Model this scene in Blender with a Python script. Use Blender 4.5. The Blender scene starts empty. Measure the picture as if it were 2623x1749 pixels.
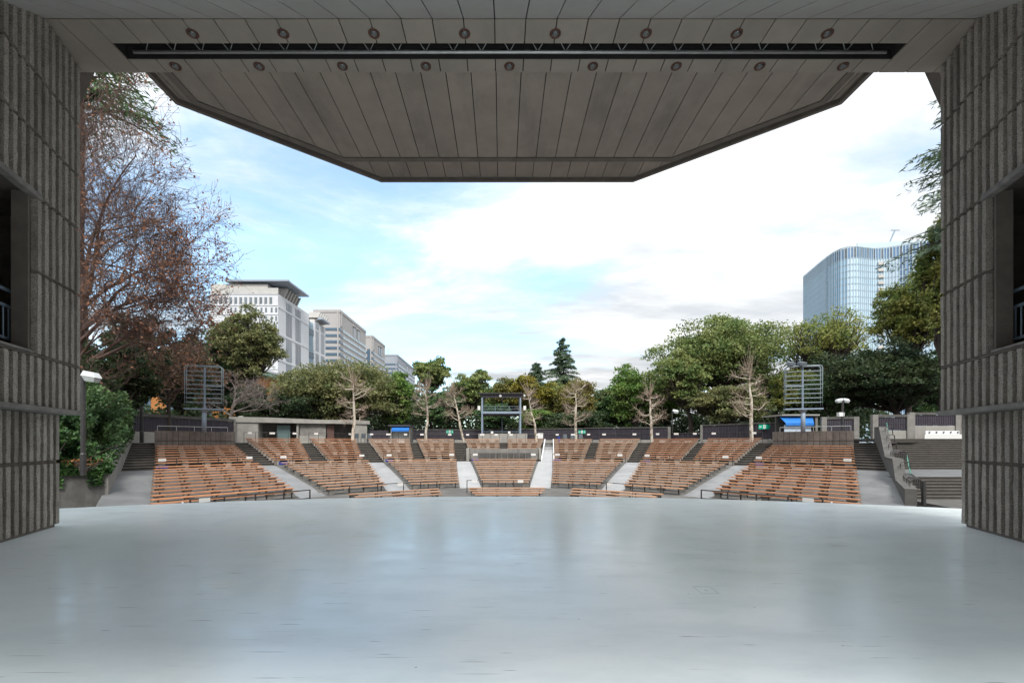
import bpy, math, random
import numpy as np
from math import sin, cos, pi, radians, atan2, sqrt, hypot
from mathutils import Vector

S = bpy.context.scene
COL = S.collection
rnd = random.Random(7)

# ------------------------------------------------------------------ camera
cam = bpy.data.cameras.new('camera')
cam_o = bpy.data.objects.new('camera', cam)
COL.objects.link(cam_o)
cam_o.location = (0, 0, 1.7)
cam_o.rotation_euler = (radians(90), 0, 0)
cam.sensor_width = 36
cam.lens = 16.47
cam.shift_x = 0.0101
cam.shift_y = 0.0985
cam.clip_start = 0.05
cam.clip_end = 5000
S.camera = cam_o

# ------------------------------------------------------------------ light
SUN_AZ, SUN_EL = radians(168), radians(50)          # azimuth clockwise from +Y
sd = bpy.data.lights.new('sun', 'SUN')
sd.energy = 0.85
sd.angle = radians(18)
sd.color = (1.0, 0.96, 0.9)
so = bpy.data.objects.new('sun', sd)
COL.objects.link(so)
to_sun = Vector((sin(SUN_AZ) * cos(SUN_EL), cos(SUN_AZ) * cos(SUN_EL), sin(SUN_EL)))
so.rotation_euler = to_sun.to_track_quat('Z', 'Y').to_euler()
so.location = (0, -30, 60)

W = bpy.data.worlds.new('World')
S.world = W
W.use_nodes = True
wn, wl = W.node_tree.nodes, W.node_tree.links
wn.clear()


def wnode(t, **k):
    n = wn.new(t)
    for a, b in k.items():
        setattr(n, a, b)
    return n


def wmath(op, a, b=None, clamp=False):
    n = wnode('ShaderNodeMath', operation=op, use_clamp=clamp)
    for i, v in enumerate((a, b)):
        if v is None:
            continue
        if isinstance(v, (int, float)):
            n.inputs[i].default_value = v
        else:
            wl.new(v, n.inputs[i])
    return n.outputs[0]


w_out = wnode('ShaderNodeOutputWorld')
sky = wnode('ShaderNodeTexSky', sky_type='NISHITA', sun_disc=False)
sky.sun_elevation = SUN_EL
sky.sun_rotation = SUN_AZ
sky.air_density = 1.0
sky.dust_density = 0.2
sky.ozone_density = 0.0
bg_sky = wnode('ShaderNodeBackground')
bg_sky.inputs['Strength'].default_value = 0.066
tint = wnode('ShaderNodeMix', data_type='RGBA', blend_type='MULTIPLY')
tint.inputs[0].default_value = 1.0
tint.inputs[7].default_value = (0.80, 1.0, 1.03, 1)
wl.new(sky.outputs[0], tint.inputs[6])
wl.new(tint.outputs[2], bg_sky.inputs['Color'])
tc = wnode('ShaderNodeTexCoord')
sep = wnode('ShaderNodeSeparateXYZ')
wl.new(tc.outputs['Generated'], sep.inputs[0])
zc = wmath('ADD', wmath('MAXIMUM', sep.outputs[2], 0.0), 0.10)
cmb = wnode('ShaderNodeCombineXYZ')
wl.new(wmath('DIVIDE', sep.outputs[0], zc), cmb.inputs[0])
wl.new(wmath('DIVIDE', sep.outputs[1], zc), cmb.inputs[1])
mp = wnode('ShaderNodeMapping')
mp.inputs['Location'].default_value = (3.1, 1.7, 0)
mp.inputs['Rotation'].default_value = (0, 0, radians(-28))
mp.inputs['Scale'].default_value = (0.75, 1.35, 1)
wl.new(cmb.outputs[0], mp.inputs[0])
n1 = wnode('ShaderNodeTexNoise')
n1.inputs['Scale'].default_value = 0.85
n1.inputs['Detail'].default_value = 7
n1.inputs['Roughness'].default_value = 0.62
n1.inputs['Distortion'].default_value = 0.5
wl.new(mp.outputs[0], n1.inputs['Vector'])
# the cloud deck thins out over the left of the view
dotn = wnode('ShaderNodeVectorMath', operation='DOT_PRODUCT')
wl.new(tc.outputs['Generated'], dotn.inputs[0])
dotn.inputs[1].default_value = Vector((-0.36, 0.92, 0.17)).normalized()
thin = wmath('MULTIPLY', wmath('SUBTRACT', dotn.outputs['Value'], 0.80, True), 1.35)
cov = wmath('SUBTRACT', n1.outputs['Fac'], thin)
ramp = wnode('ShaderNodeValToRGB')
ramp.color_ramp.elements[0].position = 0.20
ramp.color_ramp.elements[0].color = (0.22, 0.22, 0.22, 1)
ramp.color_ramp.elements[1].position = 0.46
ramp.color_ramp.interpolation = 'EASE'
wl.new(cov, ramp.inputs[0])
n2 = wnode('ShaderNodeTexNoise')
n2.inputs['Scale'].default_value = 1.3
n2.inputs['Detail'].default_value = 6
n2.inputs['Roughness'].default_value = 0.6
wl.new(mp.outputs[0], n2.inputs['Vector'])
crp = wnode('ShaderNodeValToRGB')
crp.color_ramp.elements[0].position = 0.38
crp.color_ramp.elements[0].color = (0.58, 0.615, 0.65, 1)
crp.color_ramp.elements[1].position = 0.68
crp.color_ramp.elements[1].color = (1.0, 1.0, 1.0, 1)
wl.new(n2.outputs['Fac'], crp.inputs[0])
bg_cl = wnode('ShaderNodeBackground')
wl.new(wmath('ADD', wmath('MULTIPLY', wmath('MAXIMUM', sep.outputs[2], 0.0), 0.34), 0.172), bg_cl.inputs['Strength'])
wl.new(crp.outputs[0], bg_cl.inputs['Color'])
mx = wnode('ShaderNodeMixShader')
wl.new(ramp.outputs[0], mx.inputs[0])
wl.new(bg_sky.outputs[0], mx.inputs[1])
wl.new(bg_cl.outputs[0], mx.inputs[2])
wl.new(mx.outputs[0], w_out.inputs[0])

S.view_settings.view_transform = 'Standard'
S.view_settings.look = 'None'
S.view_settings.exposure = 2.36
S.view_settings.gamma = 1.0
S.view_settings.use_curve_mapping = False
S.render.engine = 'CYCLES'
S.cycles.max_bounces = 8
S.cycles.diffuse_bounces = 5
S.cycles.transparent_max_bounces = 6
S.cycles.use_denoising = True
S.cycles.caustics_reflective = False
S.cycles.caustics_refractive = False

XC = 0.18                                  # axis of the hall
EYE, FPX, HX, HY = 1.7, 1200.0, 1285.0, 1133.0


def PX(px, d):
    return (px - HX) / FPX * d


def PZ(py, d):
    return EYE + (HY - py) * d / FPX


# ------------------------------------------------------------------ materials
MATS = {}


def mat(name, base, base2=None, scale=4.0, detail=6, rough=0.8, bump=0.0, bscale=None, coords='Object', stretch=None,
        speck=None, speck_scale=60, metal=0.0, island=0.0, objrand=0.0, ramp=(0.35, 0.65), rough2=None, spec=0.5,
        transl=0.0, coat=0.0, stain=None, stain_scale=0.6, stain_stretch=(1, 1, 1), stain_ramp=(0.5, 0.75)):
    m = bpy.data.materials.new(name)
    m.use_nodes = True
    N, L = m.node_tree.nodes, m.node_tree.links
    p = N['Principled BSDF']
    out = N['Material Output']
    tc = N.new('ShaderNodeTexCoord')
    mpn = N.new('ShaderNodeMapping')
    CO = tc.outputs[coords] if coords != 'World' else N.new('ShaderNodeNewGeometry').outputs['Position']
    L.new(CO, mpn.inputs[0])
    if stretch:
        mpn.inputs['Scale'].default_value = stretch
    col = None

    def mixc(a, b, fac):
        q = N.new('ShaderNodeMix')
        q.data_type = 'RGBA'
        for sock, v in ((q.inputs[6], a), (q.inputs[7], b)):
            if isinstance(v, tuple):
                sock.default_value = (*v, 1)
            else:
                L.new(v, sock)
        if isinstance(fac, float):
            q.inputs[0].default_value = fac
        else:
            L.new(fac, q.inputs[0])
        return q.outputs[2]
    nz = N.new('ShaderNodeTexNoise')
    nz.inputs['Scale'].default_value = scale
    nz.inputs['Detail'].default_value = detail
    nz.inputs['Roughness'].default_value = 0.65
    L.new(mpn.outputs[0], nz.inputs['Vector'])
    rp = N.new('ShaderNodeMapRange')
    rp.inputs[1].default_value, rp.inputs[2].default_value = ramp
    L.new(nz.outputs['Fac'], rp.inputs[0])
    col = mixc(base, base2 or base, rp.outputs[0])
    if stain:
        sm = N.new('ShaderNodeMapping')
        sm.inputs['Scale'].default_value = stain_stretch
        L.new(CO, sm.inputs[0])
        sn = N.new('ShaderNodeTexNoise')
        sn.inputs['Scale'].default_value = stain_scale
        sn.inputs['Detail'].default_value = 8
        sn.inputs['Roughness'].default_value = 0.7
        L.new(sm.outputs[0], sn.inputs['Vector'])
        sr = N.new('ShaderNodeMapRange')
        sr.inputs[1].default_value, sr.inputs[2].default_value = stain_ramp
        L.new(sn.outputs['Fac'], sr.inputs[0])
        col = mixc(col, stain, sr.outputs[0])
    if speck:
        vo = N.new('ShaderNodeTexVoronoi')
        vo.inputs['Scale'].default_value = speck_scale
        L.new(CO, vo.inputs['Vector'])
        hs = N.new('ShaderNodeSeparateColor')
        L.new(vo.outputs['Color'], hs.inputs[0])
        sr = N.new('ShaderNodeMapRange')
        sr.inputs[1].default_value, sr.inputs[2].default_value = 0.45, 0.95
        L.new(hs.outputs[0], sr.inputs[0])
        col = mixc(col, speck, sr.outputs[0])
    if island or objrand:
        if island:
            g = N.new('ShaderNodeNewGeometry')
            src, amt = g.outputs['Random Per Island'], island
        else:
            g = N.new('ShaderNodeObjectInfo')
            src, amt = g.outputs['Random'], objrand
        mr = N.new('ShaderNodeMapRange')
        mr.inputs[3].default_value, mr.inputs[4].default_value = 1 - amt, 1 + amt
        L.new(src, mr.inputs[0])
        hv = N.new('ShaderNodeHueSaturation')
        L.new(mr.outputs[0], hv.inputs['Value'])
        L.new(col, hv.inputs['Color'])
        col = hv.outputs[0]
    L.new(col, p.inputs['Base Color'])
    p.inputs['Roughness'].default_value = rough
    p.inputs['Metallic'].default_value = metal
    p.inputs['Specular IOR Level'].default_value = spec
    if coat:
        p.inputs['Coat Weight'].default_value = coat
        p.inputs['Coat Roughness'].default_value = 0.25
    if rough2 is not None:
        rr = N.new('ShaderNodeMapRange')
        rr.inputs[3].default_value, rr.inputs[4].default_value = rough, rough2
        L.new(nz.outputs['Fac'], rr.inputs[0])
        L.new(rr.outputs[0], p.inputs['Roughness'])
    if bump:
        bn = N.new('ShaderNodeTexNoise')
        bn.inputs['Scale'].default_value = bscale or scale * 6
        bn.inputs['Detail'].default_value = 5
        L.new(CO, bn.inputs['Vector'])
        b = N.new('ShaderNodeBump')
        b.inputs['Strength'].default_value = bump
        b.inputs['Distance'].default_value = 0.03
        L.new(bn.outputs['Fac'], b.inputs['Height'])
        L.new(b.outputs[0], p.inputs['Normal'])
    if transl:
        t = N.new('ShaderNodeBsdfTranslucent')
        L.new(col, t.inputs['Color'])
        ms = N.new('ShaderNodeMixShader')
        ms.inputs[0].default_value = transl
        L.new(p.outputs[0], ms.inputs[1])
        L.new(t.outputs[0], ms.inputs[2])
        L.new(ms.outputs[0], out.inputs[0])
    MATS[name] = m
    return m


mat('rib_concrete', (0.48, 0.43, 0.37), (0.36, 0.32, 0.275), scale=3, rough=0.95, bump=1.0, bscale=75,
    speck=(0.13, 0.118, 0.108), speck_scale=110, objrand=0.12, coords='World',
    stain=(0.12, 0.105, 0.09), stain_scale=.9, stain_stretch=(2.2, 2.2, .35), stain_ramp=(0.50, 0.80))
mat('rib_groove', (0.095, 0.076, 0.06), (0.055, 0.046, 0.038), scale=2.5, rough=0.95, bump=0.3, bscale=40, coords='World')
mat('joint_concrete', (0.13, 0.11, 0.09), (0.08, 0.068, 0.058), scale=6, rough=0.95)
mat('ledge_concrete', (0.22, 0.205, 0.185), (0.12, 0.11, 0.10), scale=5, rough=0.9, bump=0.3)
mat('ceiling_board', (0.285, 0.248, 0.208), (0.245, 0.214, 0.18), scale=1.2, rough=0.85, objrand=0.05,
    stain=(0.20, 0.18, 0.16), stain_scale=1.1, stain_stretch=(1, .35, 1), stain_ramp=(0.50, 0.8), bump=0.08, bscale=30, coords='World')
mat('slope_board_lit', (0.34, 0.335, 0.32), (0.31, 0.305, 0.29), scale=1.2, rough=0.8, objrand=0.04)  # paler, cooler than the flat ceiling: light bounced off the floor put into the colour
mat('canopy_board', (0.305, 0.256, 0.215), (0.258, 0.216, 0.182), scale=1.3, rough=0.88, objrand=0.06,
    stain=(0.15, 0.13, 0.115), stain_scale=0.9, stain_stretch=(1, .3, 1), stain_ramp=(0.50, 0.85), bump=0.1, bscale=30, coords='World')
mat('edge_beam', (0.16, 0.135, 0.115), (0.12, 0.103, 0.09), scale=3, rough=0.9)
mat('joint_dark', (0.018, 0.016, 0.015), rough=0.95)
mat('slot_dark', (0.02, 0.018, 0.017), rough=0.9)
mat('galvanised', (0.55, 0.55, 0.55), (0.45, 0.45, 0.45), scale=8, rough=0.45, metal=0.7)
mat('rust_rim', (0.115, 0.042, 0.024), (0.065, 0.03, 0.02), scale=30, rough=0.7)
mat('lamp_lens', (0.08, 0.083, 0.083), (0.15, 0.15, 0.147), scale=12, rough=0.2, metal=0.3)
mat('concrete', (0.215, 0.205, 0.19), (0.155, 0.148, 0.138), scale=1.5, rough=0.9, bump=0.25,
    stain=(0.11, 0.105, 0.10), stain_scale=1.3, stain_stretch=(1, 1, .25), stain_ramp=(0.5, 0.78))
mat('dark_concrete', (0.10, 0.096, 0.09), (0.064, 0.061, 0.057), scale=2, rough=0.95, bump=0.4,
    stain=(0.05, 0.05, 0.047), stain_scale=1.4, stain_stretch=(1.5, 1.5, .3), stain_ramp=(0.48, 0.75))
mat('parapet_concrete', (0.15, 0.132, 0.118), (0.10, 0.088, 0.08), scale=2, rough=0.95, bump=0.3, objrand=0.12,
    stain=(0.065, 0.06, 0.055), stain_scale=1.5, stain_stretch=(2, 2, .3), stain_ramp=(0.5, 0.75))
mat('pale_concrete', (0.30, 0.29, 0.265), (0.23, 0.222, 0.205), scale=1.2, rough=0.9, bump=0.2,
    stain=(0.21, 0.20, 0.19), stain_scale=1.0, stain_stretch=(1.5, 1.5, .2), stain_ramp=(0.52, 0.8))
mat('slope_concrete', (0.12, 0.115, 0.107), (0.065, 0.063, 0.059), scale=0.9, rough=0.92, bump=0.3)
mat('step_concrete', (0.14, 0.128, 0.114), (0.09, 0.083, 0.074), scale=2.2, rough=0.95, bump=0.3)
mat('step_side', (0.048, 0.042, 0.036), (0.029, 0.026, 0.022), scale=3, rough=0.95)
mat('ramp_dark', (0.15, 0.155, 0.158), (0.10, 0.104, 0.107), scale=0.9, rough=0.7, rough2=0.5, bump=0.15,
    stain=(0.06, 0.062, 0.062), stain_scale=.55, stain_ramp=(0.5, 0.78))
mat('ramp_mid', (0.28, 0.285, 0.29), (0.21, 0.215, 0.22), scale=0.9, rough=0.7, rough2=0.5, bump=0.15,
    stain=(0.13, 0.135, 0.135), stain_scale=.55, stain_ramp=(0.5, 0.78))
mat('ramp_grey', (0.21, 0.215, 0.22), (0.15, 0.155, 0.16), scale=0.9, rough=0.7, rough2=0.5, bump=0.15,
    stain=(0.12, 0.125, 0.125), stain_scale=.55, stain_ramp=(0.5, 0.78))
mat('ramp_pale', (0.33, 0.335, 0.34), (0.27, 0.275, 0.28), scale=0.9, rough=0.7, rough2=0.5, bump=0.1,
    stain=(0.30, 0.31, 0.31), stain_scale=.6, stain_ramp=(0.52, 0.8))
mat('bench_wood', (0.395, 0.178, 0.083), (0.31, 0.132, 0.06), scale=5, rough=0.5, coords='World', objrand=0.20, stain=(0.20, 0.10, 0.06), stain_scale=1.6, stain_ramp=(0.52, 0.75))
mat('bench_faded', (0.385, 0.218, 0.127), (0.305, 0.165, 0.093), scale=5, rough=0.5, coords='World', objrand=0.20, stain=(0.24, 0.16, 0.12), stain_scale=1.6, stain_ramp=(0.52, 0.75))
mat('black_steel', (0.018, 0.018, 0.019), (0.03, 0.028, 0.027), scale=8, rough=0.45)
mat('block_concrete', (0.16, 0.152, 0.14), (0.11, 0.105, 0.097), scale=6, rough=0.95)
mat('block_pale', (0.30, 0.27, 0.235), (0.23, 0.205, 0.18), scale=5, rough=0.95)
mat('blue_steel', (0.22, 0.285, 0.36), (0.18, 0.235, 0.30), scale=3, rough=0.5)
mat('lattice_steel', (0.215, 0.275, 0.30), (0.17, 0.215, 0.245), scale=3, rough=0.5)
mat('dark_roof', (0.05, 0.05, 0.062), rough=0.6)
mat('fence_dark', (0.026, 0.022, 0.032), (0.040, 0.034, 0.046), scale=3, rough=0.6, objrand=0.15)
mat('white_paint', (0.72, 0.73, 0.73), (0.64, 0.65, 0.65), scale=3, rough=0.6)
mat('white_sign', (0.62, 0.62, 0.61), rough=0.5)
mat('blue_sign', (0.012, 0.035, 0.22), rough=0.5)
mat('green_sign', (0.0, 0.32, 0.20), rough=0.45)
mat('awning_blue', (0.012, 0.16, 0.52), (0.01, 0.12, 0.42), scale=3, rough=0.6)
mat('tarp', (0.34, 0.42, 0.52), (0.55, 0.60, 0.66), scale=6, rough=0.5)
mat('grey_chair', (0.10, 0.12, 0.14), rough=0.5)
mat('green_rail', (0.05, 0.20, 0.145), (0.035, 0.15, 0.11), scale=6, rough=0.4)
mat('bark_dark', (0.055, 0.043, 0.035), (0.03, 0.025, 0.021), scale=5, rough=0.95, bump=0.5)
mat('bark_grey', (0.17, 0.145, 0.125), (0.10, 0.085, 0.075), scale=5, rough=0.95, bump=0.4)
mat('bark_red', (0.10, 0.068, 0.056), (0.058, 0.042, 0.037), scale=4, rough=0.95, bump=0.3)
mat('twig_red', (0.13, 0.08, 0.066), (0.085, 0.055, 0.047), scale=2, rough=0.9)
mat('twig_grey', (0.215, 0.18, 0.165), (0.15, 0.125, 0.115), scale=2, rough=0.9)
mat('bark_plane', (0.47, 0.43, 0.365), (0.19, 0.145, 0.105), scale=3.4, rough=0.9, bump=0.3, ramp=(0.48, 0.60), stretch=(1, 1, .55))
mat('twig_plane', (0.36, 0.29, 0.225), (0.25, 0.195, 0.15), scale=3, rough=0.9)


def leafmat(name, a, b, transl=0.38, scale=0.55):
    return mat(name, a, b, scale=scale, detail=3, rough=0.55, island=0.38, transl=transl, spec=0.35, ramp=(0.4, 0.6))


leafmat('leaf_camphor', (0.12, 0.19, 0.06), (0.25, 0.285, 0.10))
leafmat('leaf_olive', (0.14, 0.20, 0.05), (0.29, 0.29, 0.08))
leafmat('leaf_bright', (0.10, 0.20, 0.046), (0.19, 0.275, 0.07))
leafmat('leaf_dark', (0.052, 0.11, 0.045), (0.105, 0.175, 0.062))
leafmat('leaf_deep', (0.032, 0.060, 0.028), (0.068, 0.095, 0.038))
leafmat('leaf_dome', (0.12, 0.15, 0.058), (0.22, 0.22, 0.092))
leafmat('leaf_yellow', (0.19, 0.20, 0.034), (0.28, 0.235, 0.04))
leafmat('leaf_autumn', (0.20, 0.165, 0.045), (0.16, 0.175, 0.05))
leafmat('leaf_red', (0.31, 0.15, 0.085), (0.20, 0.10, 0.065), transl=0.35, scale=.4)
leafmat('leaf_brown', (0.21, 0.125, 0.075), (0.13, 0.085, 0.055), transl=0.3)
leafmat('leaf_cedar', (0.065, 0.115, 0.072), (0.125, 0.18, 0.10), transl=0.15)
leafmat('leaf_ivy', (0.018, 0.055, 0.016), (0.05, 0.11, 0.026), transl=0.15, scale=1.6)
leafmat('leaf_orange', (0.22, 0.10, 0.035), (0.16, 0.065, 0.025), transl=0.3)
mat('soil', (0.035, 0.03, 0.024), (0.055, 0.047, 0.036), scale=3, rough=1.0)
mat('paving', (0.16, 0.155, 0.145), (0.115, 0.11, 0.105), scale=1, rough=0.95)
mat('wall_white', (0.58, 0.60, 0.63), (0.53, 0.55, 0.58), scale=0.1, rough=0.8)
mat('wall_cream', (0.50, 0.49, 0.46), (0.45, 0.44, 0.42), scale=0.1, rough=0.8)
mat('wall_midgrey', (0.32, 0.32, 0.325), (0.29, 0.29, 0.295), scale=0.1, rough=0.8)  # grey well below the white wall, for the recess, surrounds and mullions
mat('wall_beige', (0.38, 0.37, 0.365), (0.345, 0.335, 0.33), scale=0.1, rough=0.8)
mat('wall_grey', (0.29, 0.315, 0.355), (0.265, 0.29, 0.33), scale=0.1, rough=0.8)
mat('roof_blue', (0.30, 0.35, 0.42), rough=0.5)
mat('window_grey', (0.10, 0.125, 0.15), (0.16, 0.19, 0.22), scale=0.08, rough=0.12, spec=0.9, objrand=0.15)
mat('window_dark', (0.055, 0.10, 0.15), (0.09, 0.14, 0.19), scale=0.1, rough=0.15, spec=0.7)
mat('window_light', (0.40, 0.52, 0.58), (0.30, 0.42, 0.50), scale=0.1, rough=0.12, spec=0.9)
mat('louver', (0.47, 0.47, 0.45), (0.40, 0.40, 0.385), scale=0.4, rough=0.8)
mat('brick_orange', (0.47, 0.20, 0.055), (0.38, 0.15, 0.042), scale=1.2, rough=0.9)
mat('eave_green', (0.28, 0.47, 0.42), rough=0.6)
mat('tower_glass', (0.19, 0.36, 0.53), (0.34, 0.52, 0.66), scale=0.035, detail=3, rough=0.10, spec=1.0, stretch=(1, 1, .6), objrand=0.18)
mat('tower_glass_pale', (0.37, 0.52, 0.64), (0.52, 0.65, 0.74), scale=0.05, detail=3, rough=0.12, spec=1.0, objrand=0.12)
mat('tower_glass_deep', (0.09, 0.19, 0.34), (0.14, 0.25, 0.40), scale=0.06, rough=0.1, spec=1.0, objrand=0.2)
mat('tower_fin', (0.50, 0.60, 0.66), rough=0.4)
mat('tower_slab', (0.25, 0.34, 0.41), rough=0.5)
mat('dark_void', (0.004, 0.004, 0.004), rough=1.0)  # near black: the darkness of the unlit room is put into the colour
mat('door_glass', (0.10, 0.15, 0.15), rough=0.15)
mat('door_brown', (0.09, 0.045, 0.035), rough=0.7)
mat('hatch_grey', (0.62, 0.68, 0.70), rough=0.5)
mat('lamp_glass', (0.30, 0.33, 0.33), (0.42, 0.45, 0.45), scale=9, rough=0.15)
mat('bulb_white', (0.52, 0.54, 0.55), rough=0.3)


def floor_material():
    m = bpy.data.materials.new('stage_paint')
    m.use_nodes = True
    N, L = m.node_tree.nodes, m.node_tree.links
    p = N['Principled BSDF']
    tc = N.new('ShaderNodeTexCoord')

    def noise(scale, st, detail=8, rough=.65, rot=0):
        q = N.new('ShaderNodeMapping')
        q.inputs['Scale'].default_value = st
        q.inputs['Rotation'].default_value = (0, 0, rot)
        L.new(tc.outputs['Object'], q.inputs[0])
        n = N.new('ShaderNodeTexNoise')
        n.inputs['Scale'].default_value = scale
        n.inputs['Detail'].default_value = detail
        n.inputs['Roughness'].default_value = rough
        L.new(q.outputs[0], n.inputs['Vector'])
        return n.outputs['Fac']

    def rng(x, a, b, c=0.0, d=1.0):
        q = N.new('ShaderNodeMapRange')
        for i, v in enumerate((a, b, c, d)):
            q.inputs[1 + i].default_value = v
        L.new(x, q.inputs[0])
        return q.outputs[0]

    def mix(a, b, f):
        q = N.new('ShaderNodeMix')
        q.data_type = 'RGBA'
        for s, v in ((q.inputs[6], a), (q.inputs[7], b)):
            if isinstance(v, tuple):
                s.default_value = (*v, 1)
            else:
                L.new(v, s)
        if isinstance(f, float):
            q.inputs[0].default_value = f
        else:
            L.new(f, q.inputs[0])
        return q.outputs[2]

    def mul(a, b):
        q = N.new('ShaderNodeMath')
        q.operation = 'MULTIPLY'
        L.new(a, q.inputs[0])
        L.new(b, q.inputs[1])
        return q.outputs[0]
    base = mix((0.76, 0.85, 0.88), (0.85, 0.915, 0.93), rng(noise(0.35, (1, 1, 1)), .35, .65))
    base = mix(base, (0.66, 0.75, 0.78), rng(noise(.9, (1, .5, 1), 6, .6, radians(30)), .55, .75, 0, .5))
    brush = noise(1.6, (.6, 1.7, 1), 9, .7, radians(24))
    base = mix(base, (0.57, 0.67, 0.71), rng(brush, .46, .76, 0, .5))
    base = mix(base, (0.82, 0.90, 0.925), rng(noise(2.3, (.3, 2, 1), 8, .7, radians(-12)), .58, .8, 0, .5))
    # scuffs and scratches: thin streaks kept to patches
    patch = rng(noise(.55, (1, 1, 1), 4), .44, .60)
    for ang, sc in ((25, 3.0), (-35, 2.6), (70, 2.2)):
        sn = noise(sc, (.45, 9, 1), 3, .55, radians(ang))
        base = mix(base, (0.12, 0.14, 0.15), mul(rng(sn, .69, .75, 0, .85), patch))
    for ang, st, thr, gate in ((20, (1.7, 26, 1), .15, .990), (-42, (2.2, 26, 1), .15, .988), (68, (1.0, 24, 1), .15, .980), (85, (.6, 30, 1), .13, .982), (5, (.4, 22, 1), .10, .992), (40, (9, 9, 1), .12, .994)):
        q = N.new('ShaderNodeMapping')
        q.inputs['Scale'].default_value = st
        q.inputs['Rotation'].default_value = (0, 0, radians(ang))
        q.inputs['Location'].default_value = (ang, ang * .3, 0)
        L.new(tc.outputs['Object'], q.inputs[0])
        v = N.new('ShaderNodeTexVoronoi')
        v.voronoi_dimensions = '2D'
        v.inputs['Scale'].default_value = 1
        L.new(q.outputs[0], v.inputs['Vector'])
        cs = N.new('ShaderNodeSeparateColor')
        L.new(v.outputs['Color'], cs.inputs[0])
        base = mix(base, (0.22, 0.25, 0.26), mul(rng(v.outputs['Distance'], thr, thr * .4, 0, .75), rng(cs.outputs[0], gate, gate + .005)))
    L.new(base, p.inputs['Base Color'])
    L.new(rng(brush, .32, .68, .12, .27), p.inputs['Roughness'])
    p.inputs['IOR'].default_value = 1.52
    b = N.new('ShaderNodeBump')
    b.inputs['Strength'].default_value = 0.05
    b.inputs['Distance'].default_value = 0.02
    L.new(noise(3.0, (.4, 1.6, 1), 5), b.inputs['Height'])
    L.new(b.outputs[0], p.inputs['Normal'])
    MATS['stage_paint'] = m


floor_material()

# ------------------------------------------------------------------ geometry helpers
ORI = {}


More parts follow.
